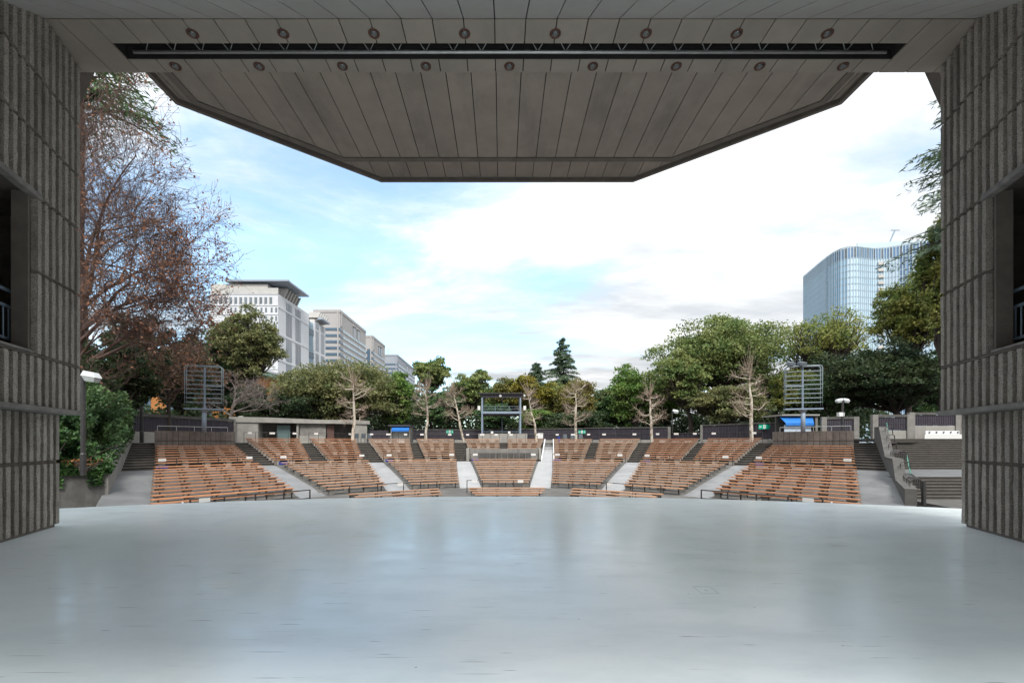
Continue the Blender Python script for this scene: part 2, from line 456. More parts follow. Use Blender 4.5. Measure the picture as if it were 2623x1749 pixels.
class MB:
    def __init__(s):
        s.v, s.f = [], []

    def hexa(s, p):
        n = len(s.v)
        s.v += [tuple(q) for q in p]
        s.f += [tuple(n + i for i in q) for q in ((3, 2, 1, 0), (4, 5, 6, 7), (0, 1, 5, 4), (1, 2, 6, 5), (2, 3, 7, 6), (3, 0, 4, 7))]
        return s

    def box(s, x0, y0, z0, x1, y1, z1):
        return s.hexa([(x0, y0, z0), (x1, y0, z0), (x1, y1, z0), (x0, y1, z0), (x0, y0, z1), (x1, y0, z1), (x1, y1, z1), (x0, y1, z1)])

    def bar(s, a, b, w, z0, z1, z0b=None, z1b=None, off=0.0):
        """upright wall piece from a to b (xy), width w, between z0 and z1 (z0b, z1b at the far end)"""
        a, b = np.array(a[:2], float), np.array(b[:2], float)
        t = (b - a) / np.linalg.norm(b - a)
        n = np.array((-t[1], t[0]))
        z0b = z0 if z0b is None else z0b
        z1b = z1 if z1b is None else z1b
        l, r = off - w / 2, off + w / 2
        q = [a + n * l, b + n * l, b + n * r, a + n * r]
        return s.hexa([(*q[0], z0), (*q[1], z0b), (*q[2], z0b), (*q[3], z0), (*q[0], z1), (*q[1], z1b), (*q[2], z1b), (*q[3], z1)])

    def prism(s, pts, z0, z1):
        """polygon (ccw from above) extruded; z may be numbers or lists"""
        k = len(pts)
        n = len(s.v)
        za = z0 if isinstance(z0, (list, tuple)) else [z0] * k
        zb = z1 if isinstance(z1, (list, tuple)) else [z1] * k
        s.v += [(p[0], p[1], za[i]) for i, p in enumerate(pts)] + [(p[0], p[1], zb[i]) for i, p in enumerate(pts)]
        s.f.append(tuple(n + i for i in reversed(range(k))))
        s.f.append(tuple(n + k + i for i in range(k)))
        for i in range(k):
            j = (i + 1) % k
            s.f.append((n + i, n + j, n + k + j, n + k + i))
        return s

    def face(s, pts):
        n = len(s.v)
        s.v += [tuple(p) for p in pts]
        s.f.append(tuple(range(n, n + len(pts))))
        return s

    def tube(s, path, rad, k=6, cap=True):
        path = [np.array(p, float) for p in path]
        if not isinstance(rad, (list, tuple, np.ndarray)):
            rad = [rad] * len(path)
        n0 = len(s.v)
        d = path[-1] - path[0]
        d = d / (np.linalg.norm(d) + 1e-9)
        up = np.array((0, 0, 1.0)) if abs(d[2]) < .9 else np.array((1.0, 0, 0))
        for i, p in enumerate(path):
            t = path[min(i + 1, len(path) - 1)] - path[max(i - 1, 0)]
            t = t / (np.linalg.norm(t) + 1e-9)
            a = np.cross(t, up)
            a = a / (np.linalg.norm(a) + 1e-9)
            b = np.cross(t, a)
            for j in range(k):
                th = 2 * pi * j / k
                s.v.append(tuple(p + rad[i] * (cos(th) * a + sin(th) * b)))
        for i in range(len(path) - 1):
            for j in range(k):
                q = (j + 1) % k
                s.f.append((n0 + i * k + j, n0 + i * k + q, n0 + (i + 1) * k + q, n0 + (i + 1) * k + j))
        if cap:
            s.f.append(tuple(n0 + j for j in reversed(range(k))))
            s.f.append(tuple(n0 + (len(path) - 1) * k + j for j in range(k)))
        return s

    def lathe(s, c, prof, k=16, axis=2):
        """profile [(radius, height)] turned about an axis through c"""
        n0 = len(s.v)
        for r, h in prof:
            for j in range(k):
                th = 2 * pi * j / k
                p = [r * cos(th), r * sin(th)]
                p.insert(axis, h)
                s.v.append((c[0] + p[0], c[1] + p[1], c[2] + p[2]))
        for i in range(len(prof) - 1):
            for j in range(k):
                q = (j + 1) % k
                s.f.append((n0 + i * k + j, n0 + i * k + q, n0 + (i + 1) * k + q, n0 + (i + 1) * k + j))
        s.f.append(tuple(n0 + j for j in reversed(range(k))))
        s.f.append(tuple(n0 + (len(prof) - 1) * k + j for j in range(k)))
        return s

    def mesh(s, name, m, smooth=False, shift=(0, 0, 0)):
        me = bpy.data.meshes.new(name)
        v = s.v
        if any(shift):
            v = [(a - shift[0], b - shift[1], c - shift[2]) for a, b, c in v]
        me.from_pydata(v, [], s.f)
        for q in (m if isinstance(m, (list, tuple)) else [m]):
            me.materials.append(MATS[q])
        if smooth:
            me.polygons.foreach_set('use_smooth', [True] * len(me.polygons))
        me.update()
        return me


def link(name, me, parent=None, loc=(0, 0, 0), rz=0.0):
    o = bpy.data.objects.new(name, me)
    COL.objects.link(o)
    if parent is not None:
        o.parent = parent
    o.location = loc
    if rz:
        o.rotation_euler = (0, 0, rz)
    return o


def tag(o, label=None, cat=None, group=None, kind=None):
    for k, v in (('label', label), ('category', cat), ('group', group), ('kind', kind)):
        if v:
            o[k] = v
    return o


def thing(name, label, cat, loc=(0, 0, 0), rz=0.0, group=None):
    o = link(name, None, None, loc, rz)
    o.empty_display_size = 0.2
    ORI[o] = tuple(loc)
    return tag(o, label, cat, group)


def part(name, mb, m, parent, smooth=False):
    """mesh given in world coordinates (unrotated parent)"""
    og = ORI.get(parent, (0, 0, 0))
    o = link(name, mb.mesh(name, m, smooth, og), parent)
    ORI[o] = og
    return o


def solo(name, mb, m, label=None, cat=None, group=None, kind=None, smooth=False):
    o = link(name, mb.mesh(name, m, smooth))
    ORI[o] = (0, 0, 0)
    return tag(o, label, cat, group, kind)


def structure(name, mb, m):
    return solo(name, mb, m, kind='structure')


ORD = ['first', 'second', 'third', 'fourth', 'fifth', 'sixth', 'seventh', 'eighth', 'ninth', 'tenth', 'eleventh', 'twelfth',
       'thirteenth', 'fourteenth', 'fifteenth']

# ------------------------------------------------------------------ the bowl: rings of the seating polygon
RING = {'C': ((2.72, 33.4), (5.2, 51.85)), 'M': ((7.45, 31.55), (15.05, 48.5)), 'O': ((11.65, 27.7), (24.1, 41.65)),
        'E': ((17.53, 19.74), (28.5, 35.55))}


def ringv(n, r, side=1):
    a, b = RING[n]
    u = (r - 13) / 18.45
    x, y = a[0] + (b[0] - a[0]) * u, a[1] + (b[1] - a[1]) * u
    return (x, y) if side > 0 else (0.4 - x, y)


def ring(r):
    return [ringv(n, r, -1) for n in 'EOMC'] + [ringv(n, r) for n in 'CMOE']


def gz(r):
    if r <= 13:
        return -1.5
    if r <= 22:
        return -1.5 + 0.161 * (r - 13)
    return -0.05


TREAD = lambda k: -0.03 + 0.154 * k
STEP_R = lambda k: 22.82 + 0.75 * k


def ring_loft(mb, r0, z0, r1, z1):
    a, b = ring(r0), ring(r1)
    for i in range(7):
        mb.face([(*a[i], z0), (*a[i + 1], z0), (*b[i + 1], z1), (*b[i], z1)])


ground = MB()
ground.face([(-2500, -2500, -1.75), (2500, -2500, -1.75), (2500, 20, -1.75), (-2500, 20, -1.75)])
rv = ring(31.9)
far = [(0.2 + (x - 0.2) * 60, 20 + (y - 20) * 60) for x, y in rv]
PLAT = TREAD(11) + 0.012
for i in range(7):
    ground.face([(*rv[i], PLAT), (*rv[i + 1], PLAT), (*far[i + 1], PLAT), (*far[i], PLAT)])
ground.face([(*rv[0], PLAT), (*far[0], PLAT), (-2500, 20, PLAT), (-44, 20, PLAT), (-44, 35.5, PLAT)])
ground.face([(*rv[7], PLAT), (40, 38.4, PLAT), (60, 38.4, PLAT), (60, 20, PLAT), (2500, 20, PLAT), (*far[7], PLAT)])
structure('ground', ground, 'paving')

pit = MB()
pit.prism([(-26, 9), (26, 9), (26, 20)] + list(reversed(ring(13.0))) + [(-26, 20)], -1.72, -1.5)
structure('pit_floor', pit, 'slope_concrete')
slope = MB()
ring_loft(slope, 13.0, -1.5, 22.0, -0.051)
ring_loft(slope, 22.0, -0.051, STEP_R(0), -0.05)
structure('seating_slope', slope, 'slope_concrete')
terr = tag(link('terrace', None), kind='structure')
ORI[terr] = (0, 0, 0)
for k in range(12):
    mb = MB()
    r0, r1 = STEP_R(k), (STEP_R(k + 1) + 0.02 if k < 11 else 31.95)
    zl = TREAD(k - 1) - 0.05 if k else -0.12
    ring_loft(mb, r0, zl, r0, TREAD(k) - 0.035)
    ring_loft(mb, r0 + .05, TREAD(k) + .001, r1, TREAD(k) + .002)
    part('step', mb, 'step_side', terr)
    mb = MB()
    ring_loft(mb, r0 - 0.02, TREAD(k) - 0.035, r0 - 0.02, TREAD(k))
    ring_loft(mb, r0 - 0.02, TREAD(k), r0 + .055, TREAD(k) + 0.001)
    part('nosing', mb, 'step_concrete', terr)

# blocks of benches: fractions along each side of the polygon (front row, back row)
SEG = {'C': ('-C', 'C'), 'R1': ('C', 'M'), 'R2': ('M', 'O'), 'R3': ('O', 'E'), 'L1': ('-C', '-M'), 'L2': ('-M', '-O'), 'L3': ('-O', '-E')}


def segp(seg, r, f):
    a, b = [ringv(n[-1], r, -1 if n[0] == '-' else 1) for n in SEG[seg]]
    return np.array((a[0] + (b[0] - a[0]) * f, a[1] + (b[1] - a[1]) * f))


LOWF = {'C': (.18, .848, .11, .903), 'R1': (.168, .848, .104, .905), 'R2': (.158, .84, .10, .908), 'R3': (.09, .80, .09, .795),
        'L1': (.146, .82, .087, .892), 'L2': (.147, .84, .091, .907), 'L3': (.09, .802, .095, .795)}


def lowf(seg, r):
    a = LOWF[seg]
    u = (r - 13) / 8.2
    return a[0] + (a[2] - a[0]) * u, a[1] + (a[3] - a[1]) * u


# the sloping aisles between the lower blocks
def aisle(lseg, rseg, matname):
    mb = MB()
    rs = [12.6, 13.0, 16.0, 19.0, 22.0, 22.78]
    for r0, r1 in zip(rs, rs[1:]):
        L, Rr = [], []
        for r in (r0, r1):
            fl, fr = lowf(lseg, r), lowf(rseg, r)
            p = segp(lseg, r, fl[1] + 0.012 if lseg[0] != 'L' else fl[0] - 0.012)
            q = segp(rseg, r, fr[0] - 0.012 if rseg[0] != 'L' else fr[1] + 0.012)
            bend = ringv({'C': 'C', 'R1': 'M', 'R2': 'O', 'L1': 'C', 'L2': 'M', 'L3': 'O'}[lseg], r, 1 if lseg[0] != 'L' else -1)
            L.append((p, bend, q))
        z0, z1 = gz(r0) + 0.006, gz(r1) + 0.006
        for j in (0, 1):
            mb.face([(*L[0][j], z0), (*L[0][j + 1], z0), (*L[1][j + 1], z1), (*L[1][j], z1)])
    structure('aisle_ramp', mb, matname)


aisle('C', 'R1', 'ramp_pale')
aisle('L1', 'C', 'ramp_pale')
aisle('R1', 'R2', 'ramp_mid')
aisle('L2', 'L1', 'ramp_mid')
aisle('R2', 'R3', 'ramp_grey')
aisle('L3', 'L2', 'ramp_grey')
for sg in ('R3', 'L3'):
    mb = MB()
    rs = [12.6, 13.0, 16.0, 19.0, 22.0, 22.78]
    for r0, r1 in zip(rs, rs[1:]):
        e0, e1 = lowf(sg, r0)[1] + .008, lowf(sg, r1)[1] + .008
        mb.face([(*segp(sg, r0, e0), gz(r0) + .006), (*segp(sg, r0, 1.02), gz(r0) + .006), (*segp(sg, r1, 1.02), gz(r1) + .006), (*segp(sg, r1, e1), gz(r1) + .006)])
    structure('aisle_ramp', mb, 'ramp_dark')

# the straight white ramp climbing through the upper tier
mb = MB()
ra = [(3.62, 42.6), (4.72, 42.3), (5.78, 52.4), (4.86, 52.5)]
mb.prism(ra, -0.3, [TREAD(0) + .0, TREAD(0) + .0, PLAT + .03, PLAT + .03])
structure('white_ramp', mb, 'ramp_pale')
for a, b, w in ((ra[0], ra[3], .09), (ra[1], ra[2], .09)):
    solo('ramp_kerb', MB().bar(a, b, w, -0.1, TREAD(0) + .22, 1.4, PLAT + .42), 'white_paint',
         'white painted kerb along the %s edge of the white ramp' % ('left' if a is ra[0] else 'right'), 'kerb', 'white kerbs of the ramp')

# ------------------------------------------------------------------ stage floor
R_ST, CY = 26.0, 14.8 - 26.0
mb = MB()
arc = []
for i in range(41):
    a = radians(32) * (1 - i / 20)
    arc.append((XC + R_ST * sin(a), CY + R_ST * cos(a)))
pts = [(-13.6, -5.6), (13.96, -5.6)] + arc
mb.prism(pts, -1.66, 0.0)
structure('stage_floor', mb, 'stage_paint')
# shallow floor hatch
def floor_hatch():
    cx, cy = PX(1808, 5.4), 5.4
    mb = MB()
    for (x0, y0, x1, y1) in ((-.10, -.13, .10, -.126), (-.10, .126, .10, .13), (-.10, -.126, -.097, .126), (.097, -.126, .10, .126), (-.02, -.01, .02, .01)):
        mb.box(cx + x0, cy + y0, 0.0005, cx + x1, cy + y1, 0.003)
    solo('floor_hatch', mb, 'hatch_grey', 'small square socket hatch set in the stage floor', 'hatch')


floor_hatch()

# ------------------------------------------------------------------ right-hand wide stairs
wx = lambda y: 18.7 + (y - 21.4) * .702
st = tag(link('side_stairs', None), kind='structure')
ORI[st] = (0, 0, 0)
structure('side_floor', MB().prism([(18.4, 14), (60, 14), (60, 24.4), (wx(24.4), 24.4)], -1.7, -1.2), 'dark_concrete')
for k in range(7):
    y, z = 24 + .34 * k, -1.2 + .143 * (k + 1)
    y2 = y + .36 if k < 6 else 33.3
    part('riser', MB().box(wx(y), y, z - .2, 60, y2 - .01, z - .03), 'step_side', st)
    part('step', MB().prism([(wx(y), y + .05), (60, y + .05), (60, y2), (wx(y2), y2)], z - .03, z - .001), 'step_side' if k < 6 else 'ramp_dark', st)
    part('nosing', MB().prism([(wx(y), y - .02), (60, y - .02), (60, y + .05), (wx(y), y + .05)], z - .029, z), 'step_concrete', st)
for k in range(14):
    y, z = 33.2 + .33 * k, -.2 + .157 * (k + 1)
    y2 = y + .35 if k < 13 else 48
    part('riser', MB().box(wx(y), y, z - .22, 60, y2 - .01, z - .03), 'step_side', st)
    part('step', MB().prism([(wx(y), y + .05), (60, y + .05), (60, y2), (wx(min(y2, 39)), y2)], z - .03, z - .001), 'step_side', st)
    part('nosing', MB().prism([(wx(y), y - .02), (60, y - .02), (60, y + .05), (wx(y), y + .05)], z - .029, z), 'step_concrete', st)

# wall between the right stairs and the seating, with its stepped top
prof = [(21.4, -.47), (24.4, -.3), (25.6, .76), (29.2, .76), (32.8, 2.75), (36.6, 2.85)]
sw = thing('stair_wall', 'stepped grey concrete wall dividing the right seating from the wide stairs', 'wall', (wx(21.4), 21.4, -1.5))
for (ya, za), (yb, zb) in zip(prof, prof[1:]):
    part('wall_panel', MB().bar((wx(ya), ya), (wx(yb) - .003, yb - .004), .42, -1.6, za, -1.6, zb), 'dark_concrete', sw)
    part('coping', MB().bar((wx(ya), ya), (wx(yb) - .003, yb - .004), .46, za, za + .05, zb, zb + .05), 'dark_concrete', sw)
hr = thing('handrail', 'green stair handrail with black hoops beside the right concrete wall', 'handrail', (21.15, 24.2, -1.0))
for q in (((21.15, 24.2, -.05), (22.98, 26.6, 1.02)), ((27.5, 33, .93), (30.9, 37.6, 3.27))):
    part('rail', MB().tube(q, .032, 8), 'green_rail', hr)
for y, zt in [(22.0, -.42), (22.5, -.4), (23.0, -.38), (23.5, -.35), (24.0, -.32), (25.0, .25), (26.2, .8), (26.9, .8), (27.6, .8), (28.3, .8), (29.0, .8), (30, 1.25), (31, 1.8), (32, 2.35)]:
    x = wx(y)
    part('hoop', MB().tube([(x + .05, y, zt - .1), (x + .05, y, zt + .30), (x + .12, y, zt + .40), (x + .42, y, zt + .42), (x + .55, y, zt + .36), (x + .58, y, zt - .1)], .028, 6), 'black_steel', hr)
part('post', MB().tube([(19.55, 21.7, -1.2), (19.55, 21.7, -.1)], .09, 8), 'black_steel', hr)

# ------------------------------------------------------------------ left planter
pl = thing('planter', 'grey concrete planter overgrown with ivy at the far left', 'planter', (-19.4, 23.1, -1.5))
PA, PB, PF = (-19.4, 23.1), (-28.3, 35.9), (-22.6, 18.9)
part('front_wall', MB().bar(PF, (PA[0] - .1, PA[1] - .13), .35, -1.7, .33, off=.17), 'dark_concrete', pl)
part('front_coping', MB().bar(PF, (PA[0] - .1, PA[1] - .13), .39, .33, .37, off=.17), 'concrete', pl)
pm = (-21.2, 25.7)
part('side_wall', MB().bar(PA, pm, .32, -1.7, .36, -1.7, .75, off=.16), 'concrete', pl)
part('side_wall', MB().bar((pm[0] - .03, pm[1] + .04), PB, .36, -1.7, .95, -1.7, 2.6, off=.18), 'concrete', pl)
part('soil', MB().prism([(-22.9, 19.2), (-19.9, 23.2), (-21.6, 25.9), (-28.7, 36.1), (-44, 36.1), (-44, 19.2)], -1.7, [.2, .2, .7, 2.2, 2.2, .3]), 'soil', pl)

# ------------------------------------------------------------------ stage house: side wings
KX, KY = -9.11, 9.53
UL = hypot(.35, 1)
U = (.35 / UL, -1 / UL)                  # along the wall, towards the back of the stage
NI = (1 / UL, .35 / UL)                  # into the stage


def wloc(a, b, side):
    x, y = KX + U[0] * a + NI[0] * b, KY + U[1] * a + NI[1] * b
    return (x, y) if side < 0 else (2 * XC - x, y)


def wbox(mb, a0, a1, b0, b1, z0, z1, side):
    p = [wloc(a0, b0, side), wloc(a1, b0, side), wloc(a1, b1, side), wloc(a0, b1, side)]
    if side > 0:
        p.reverse()
    # keep counter-clockwise from above
    ar = sum(p[i][0] * p[(i + 1) % 4][1] - p[(i + 1) % 4][0] * p[i][1] for i in range(4))
    if ar < 0:
        p.reverse()
    return mb.prism(p, z0, z1)


RIBM = {}


def rib_mesh(h, var):
    key = (round(h, 2), var)
    if key not in RIBM:
        r = random.Random(int(h * 100) + var * 17)
        mb = MB()
        nseg = 9
        j = lambda s=.006: r.uniform(-s, s)
        w0, dp = .067, .095
        for i in range(nseg + 1):
            z = h * i / nseg
            mb.v += [(-w0 + j(.007), -.02, z), (-w0 + .012 + j(), dp + j(.005), z), (w0 - .012 + j(), dp + j(.005), z), (w0 + j(.007), -.02, z)]
        for i in range(nseg):
            for q in range(3):
                a = i * 4 + q
                mb.f.append((a, a + 4, a + 5, a + 1))
        mb.f.append((0, 1, 2, 3))
        mb.f.append((nseg * 4 + 3, nseg * 4 + 2, nseg * 4 + 1, nseg * 4))
        RIBM[key] = mb.mesh('rib', 'rib_concrete')
    return RIBM[key]


PITCH = .2215
COURSE = [(2.352, 3.20), (3.27, 4.68), (4.75, 6.02), (6.09, 7.10), (7.17, 8.16), (8.23, 9.40)]
OV = .35
for side in (-1, 1):
    sn = 'left' if side < 0 else 'right'
    x0, y0 = wloc(0, 0, side)
    wg = thing('wing_wall', 'ribbed concrete side wall of the stage on the %s' % sn, 'wall', (x0, y0, 0))
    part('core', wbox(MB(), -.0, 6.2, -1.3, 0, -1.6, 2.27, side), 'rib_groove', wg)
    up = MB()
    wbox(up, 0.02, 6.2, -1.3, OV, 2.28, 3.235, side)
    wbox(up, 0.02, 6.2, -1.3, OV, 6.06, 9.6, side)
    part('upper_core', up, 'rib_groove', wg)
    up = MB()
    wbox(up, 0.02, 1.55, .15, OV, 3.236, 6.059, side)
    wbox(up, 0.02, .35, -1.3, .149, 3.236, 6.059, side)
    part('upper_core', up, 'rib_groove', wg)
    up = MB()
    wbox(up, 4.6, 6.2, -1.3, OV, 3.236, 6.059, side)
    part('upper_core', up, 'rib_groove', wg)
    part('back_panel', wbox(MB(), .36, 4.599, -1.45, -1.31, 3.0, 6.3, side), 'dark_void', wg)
    part('opening_frame', wbox(MB(), 1.552, 1.60, .14, OV + .02, 3.237, 6.058, side), 'edge_beam', wg)
    part('lintel', wbox(MB(), 1.40, 4.75, OV + .001, OV + .13, 6.0, 6.10, side), 'ledge_concrete', wg)
    part('sill', wbox(MB(), .0, 6.2, OV + .001, OV + .075, 3.212, 3.258, side), 'joint_concrete', wg)
    part('sill', wbox(MB(), 1.61, 4.6, OV + .0, OV + .10, 3.262, 3.30, side), 'ledge_concrete', wg)
    lip = MB()
    q0, q1 = wloc(-.06, -.02, side), wloc(6.2, -.02, side)
    r0, r1 = wloc(-.06, OV + .13, side), wloc(6.2, OV + .13, side)
    m0, m1 = wloc(-.06, OV + .10, side), wloc(6.2, OV + .10, side)
    lip.hexa([(*q0, 2.262), (*q1, 2.262), (*m1, 2.262), (*m0, 2.262), (*q0, 2.345), (*q1, 2.345), (*r1, 2.345), (*r0, 2.345)])
    part('ledge', lip, 'ledge_concrete', wg)
    rot = atan2(NI[1], NI[0] * (1 if side < 0 else -1)) - pi / 2
    # lower wall: two courses
    for (z0, z1) in ((.06, 1.28), (1.35, 2.25)):
        for i in range(13):
            a = .07 + i * PITCH * .97
            x, y = wloc(a, 0, side)
            o = link('rib', rib_mesh(z1 - z0, (i * 7 + side) % 4), wg, (x - x0, y - y0, z0), rot)
    part('plinth', wbox(MB(), .08, 6.2, .0, .05, 0.002, .06, side), 'edge_beam', wg)
    for (z0, z1) in COURSE:
        full = not (3.2 < z0 < 6)
        for i in range(18 if full else 7):
            a = .03 + .06 + i * PITCH
            if not full and a > 1.5:
                continue
            x, y = wloc(a, OV, side)
            link('rib', rib_mesh(z1 - z0, (i * 5 + int(z0 * 3) + side) % 4), wg, (x - x0, y - y0, z0), rot)
    for zj in (1.315, 4.715, 7.135, 8.195):
        b = 0 if zj < 2 else OV
        amax = 1.54 if 3.3 < zj < 6 else 6.2
        part('joint_band', wbox(MB(), 0.0 if b == 0 else .03, amax, b, b + .035, zj - .03, zj + .03, side), 'joint_concrete', wg)
    # bracket under the roof edge, beyond the wing
    xs = (-9.55, -9.12, -9.45)
    br = MB()
    pts = [(xs[0], 9.98), (xs[1], 9.98), (xs[2], 9.25), (xs[0], 9.25)]
    for yy in (10.25, 10.5):
        br.v += [((x if side < 0 else 2 * XC - x), yy, z) for x, z in pts]
    br.f += [(0, 1, 2, 3), (7, 6, 5, 4), (0, 4, 5, 1), (1, 5, 6, 2), (2, 6, 7, 3), (3, 7, 4, 0)]
    part('bracket', br, 'edge_beam', wg)
    # balcony railing inside the opening
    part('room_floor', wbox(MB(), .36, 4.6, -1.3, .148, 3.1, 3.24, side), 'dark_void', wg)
    for zz in (3.50, 4.06, 4.34):
        part('balcony_rail', MB().tube([(*wloc(1.0, .04, side), zz), (*wloc(4.5, .04, side), zz)], .03, 6), 'blue_steel', wg)
    for i in range(24):
        a = 1.05 + i * .14
        part('baluster', MB().tube([(*wloc(a, .04, side), 3.50), (*wloc(a, .04, side), 4.06)], .013, 5), 'blue_steel', wg)

# ------------------------------------------------------------------ stage roof
ZC, YK, Y1 = 9.43, 8.56, 9.8
PW, PL0 = .5717, -.70
GAP = .010
rf = thing('stage_roof', 'panelled ceiling of the stage with a dark lighting slot', 'roof', (XC, 0, ZC))
SLO = .65
yb = -0.15  # unseen rear edge of the roof, cut back so daylight reaches the floor


def zs(y):
    return ZC - SLO * (YK - y)


SL0, SL1 = PL0 - 12 * PW, PL0 + 15 * PW
for n in range(-17, 20):
    x0, x1 = PL0 + n * PW + GAP, PL0 + (n + 1) * PW - GAP
    insl = n >= -12 and n < 15
    for (ya, yb2) in (((YK + .012, 9.085), (9.466, Y1)) if insl else ((YK + .012, Y1),)):
        part('ceiling_panel', MB().box(x0, ya, ZC, x1, yb2, ZC + .03), 'ceiling_board', rf)
    mb = MB()
    mb.hexa([(x0, yb, zs(yb)), (x1, yb, zs(yb)), (x1, YK - .012, zs(YK)), (x0, YK - .012, zs(YK)),
             (x0, yb, zs(yb) + .04), (x1, yb, zs(yb) + .04), (x1, YK - .012, zs(YK) + .04), (x0, YK - .012, zs(YK) + .04)])
    part('slope_panel', mb, 'slope_board_lit', rf)
X0, X1 = -11.5, 11.86
bk = MB()
bk.box(X0, YK - .3, ZC + .045, X1, 9.08, ZC + .9)
bk.box(X0, 9.471, ZC + .045, X1, Y1 + .02, ZC + .9)
bk.box(X0, 9.081, ZC + .045, SL0 - .01, 9.47, ZC + .9)
bk.box(SL1 + .01, 9.081, ZC + .045, X1, 9.47, ZC + .9)
bk.hexa([(X0, yb, zs(yb) + .06), (X1, yb, zs(yb) + .06), (X1, YK - .31, zs(YK - .31) + .06), (X0, YK - .31, zs(YK - .31) + .06),
         (X0, yb, ZC + .9), (X1, yb, ZC + .9), (X1, YK - .31, ZC + .9), (X0, YK - .31, ZC + .9)])
part('backing', bk, 'joint_dark', rf)
part('slot_lining', MB().box(SL0 - .05, 9.0, ZC + .62, SL1 + .05, 9.55, ZC + .8), 'slot_dark', rf)
part('slot_face', MB().box(SL0, 9.445, ZC + .005, SL1, 9.467, ZC + .6), 'slot_dark', rf)
tr = thing('lighting_truss', 'long galvanised pipe truss inside the ceiling slot', 'truss', (XC, 9.35, ZC))
part('pipe', MB().tube([(PX(344, 9.39), 9.37, 9.50), (PX(2268, 9.39), 9.37, 9.50)], .032, 10), 'galvanised', tr, True)
part('pipe', MB().tube([(SL0 + .1, 9.14, 9.80), (SL1 - .1, 9.14, 9.80)], .025, 8), 'galvanised', tr, True)
for i in range(26):
    x = SL0 + .45 + i * (SL1 - SL0 - .9) / 26
    w = (SL1 - SL0 - .9) / 26
    part('brace', MB().tube([(x, 9.36, 9.50), (x + w * .5, 9.14, 9.80)], .008, 5), 'galvanised', tr)
    part('brace', MB().tube([(x + w * .5, 9.14, 9.80), (x + w, 9.36, 9.50)], .008, 5), 'galvanised', tr)

rim = MB().lathe((0, 0, 0), [(.070, .012), (.078, -.012), (.105, -.014), (.108, .02)], 24).mesh('rim', 'rust_rim', True)
lens = MB().lathe((0, 0, 0), [(.072, .006), (.066, -.012), (.05, -.028), (.028, -.038), (.004, -.042)], 20).mesh('lens', 'lamp_lens', True)
for row, (cnt, xs0, y) in enumerate(((8, PL0 - 3 * 1.715, 8.86), (9, .158 - 4 * 1.715, 9.63))):
    for i in range(cnt):
        nm = ORD[i] if i < cnt - 1 else 'last'
        d = thing('downlight', '%s round recessed downlight from the left in the %s row' % (nm, 'upper' if row == 0 else 'lower'), 'downlight',
                  (xs0 + i * 1.715, y, ZC - .006), 0, 'ceiling downlights')
        link('rim', rim, d)
        link('lens', lens, d)

# ------------------------------------------------------------------ front canopy
cp = thing('canopy', 'wide tapering concrete canopy hanging over the stage front', 'canopy', (XC, 12, 10.1))
ZI, ZO = 10.10, 10.44
OUT = [(8.5, 11.96), (4.18, 15.55)]
INN = [(7.83, 11.6), (4.89, 13.98)]


def bound(x, P, y_side):
    d = abs(x - XC)
    if d <= P[1][0]:
        return P[1][1]
    if d >= P[0][0]:
        return y_side
    u = (d - P[1][0]) / (P[0][0] - P[1][0])
    return P[1][1] + (P[0][1] - P[1][1]) * u


YS = 9.95
for n in range(-17, 20):
    x0, x1 = PL0 + n * PW + GAP, PL0 + (n + 1) * PW - GAP
    lo, hi = XC - INN[0][0], XC + INN[0][0]
    a, b = max(x0, lo + .001), min(x1, hi - .001)
    if b - a > .02:
        xs = [a] + sorted(x for x in (XC - INN[1][0], XC + INN[1][0]) if a < x < b) + [b]
        P = [(a, YS), (b, YS)] + [(x, bound(x, INN, YS)) for x in reversed(xs)]
        part('canopy_panel', MB().prism(P, ZI, ZI + .03), 'canopy_board', cp)
    lo, hi = XC - OUT[0][0], XC + OUT[0][0]
    a, b = max(x0, lo + .001), min(x1, hi - .001)
    if b - a > .02:
        br = [XC + s * q for s in (-1, 1) for q in (OUT[1][0], INN[1][0], INN[0][0])]
        cuts = [a] + sorted(x for x in br if a < x < b) + [b]
        for c0, c1 in zip(cuts, cuts[1:]):
            e = 1e-4
            f = lambda x: bound(x, INN, YS) - .3 if abs(x - XC) < INN[0][0] else YS
            yi0, yi1 = f(c0 + e), f(c1 - e)
            yo0, yo1 = bound(c0 + e, OUT, OUT[0][1]), bound(c1 - e, OUT, OUT[0][1])
            part('rim_panel', MB().prism([(c0, max(YS, yi0)), (c1, max(YS, yi1)), (c1, yo1), (c0, yo0)], ZO, ZO + .03), 'canopy_board', cp)


def polyline_beam(P, w, z0, z1, m, nm):
    pts = [(XC - P[0][0], YS), (XC - P[0][0], P[0][1]), (XC - P[1][0], P[1][1]), (XC + P[1][0], P[1][1]), (XC + P[0][0], P[0][1]), (XC + P[0][0], YS)]
    # mitred inner offset
    A = [np.array(p) for p in pts]
    inn = []
    for i, p in enumerate(A):
        d0 = (A[i] - A[i - 1]) if i else (A[1] - A[0])
        d1 = (A[i + 1] - A[i]) if i < len(A) - 1 else d0
        d0, d1 = d0 / np.linalg.norm(d0), d1 / np.linalg.norm(d1)
        n0, n1 = np.array((d0[1], -d0[0])), np.array((d1[1], -d1[0]))
        mtr = (n0 + n1) / (1 + n0 @ n1)
        inn.append(p + mtr * w)
    for i in range(5):
        part(nm, MB().prism([tuple(A[i]), tuple(inn[i]), tuple(inn[i + 1]), tuple(A[i + 1])], z0, z1), m, cp)


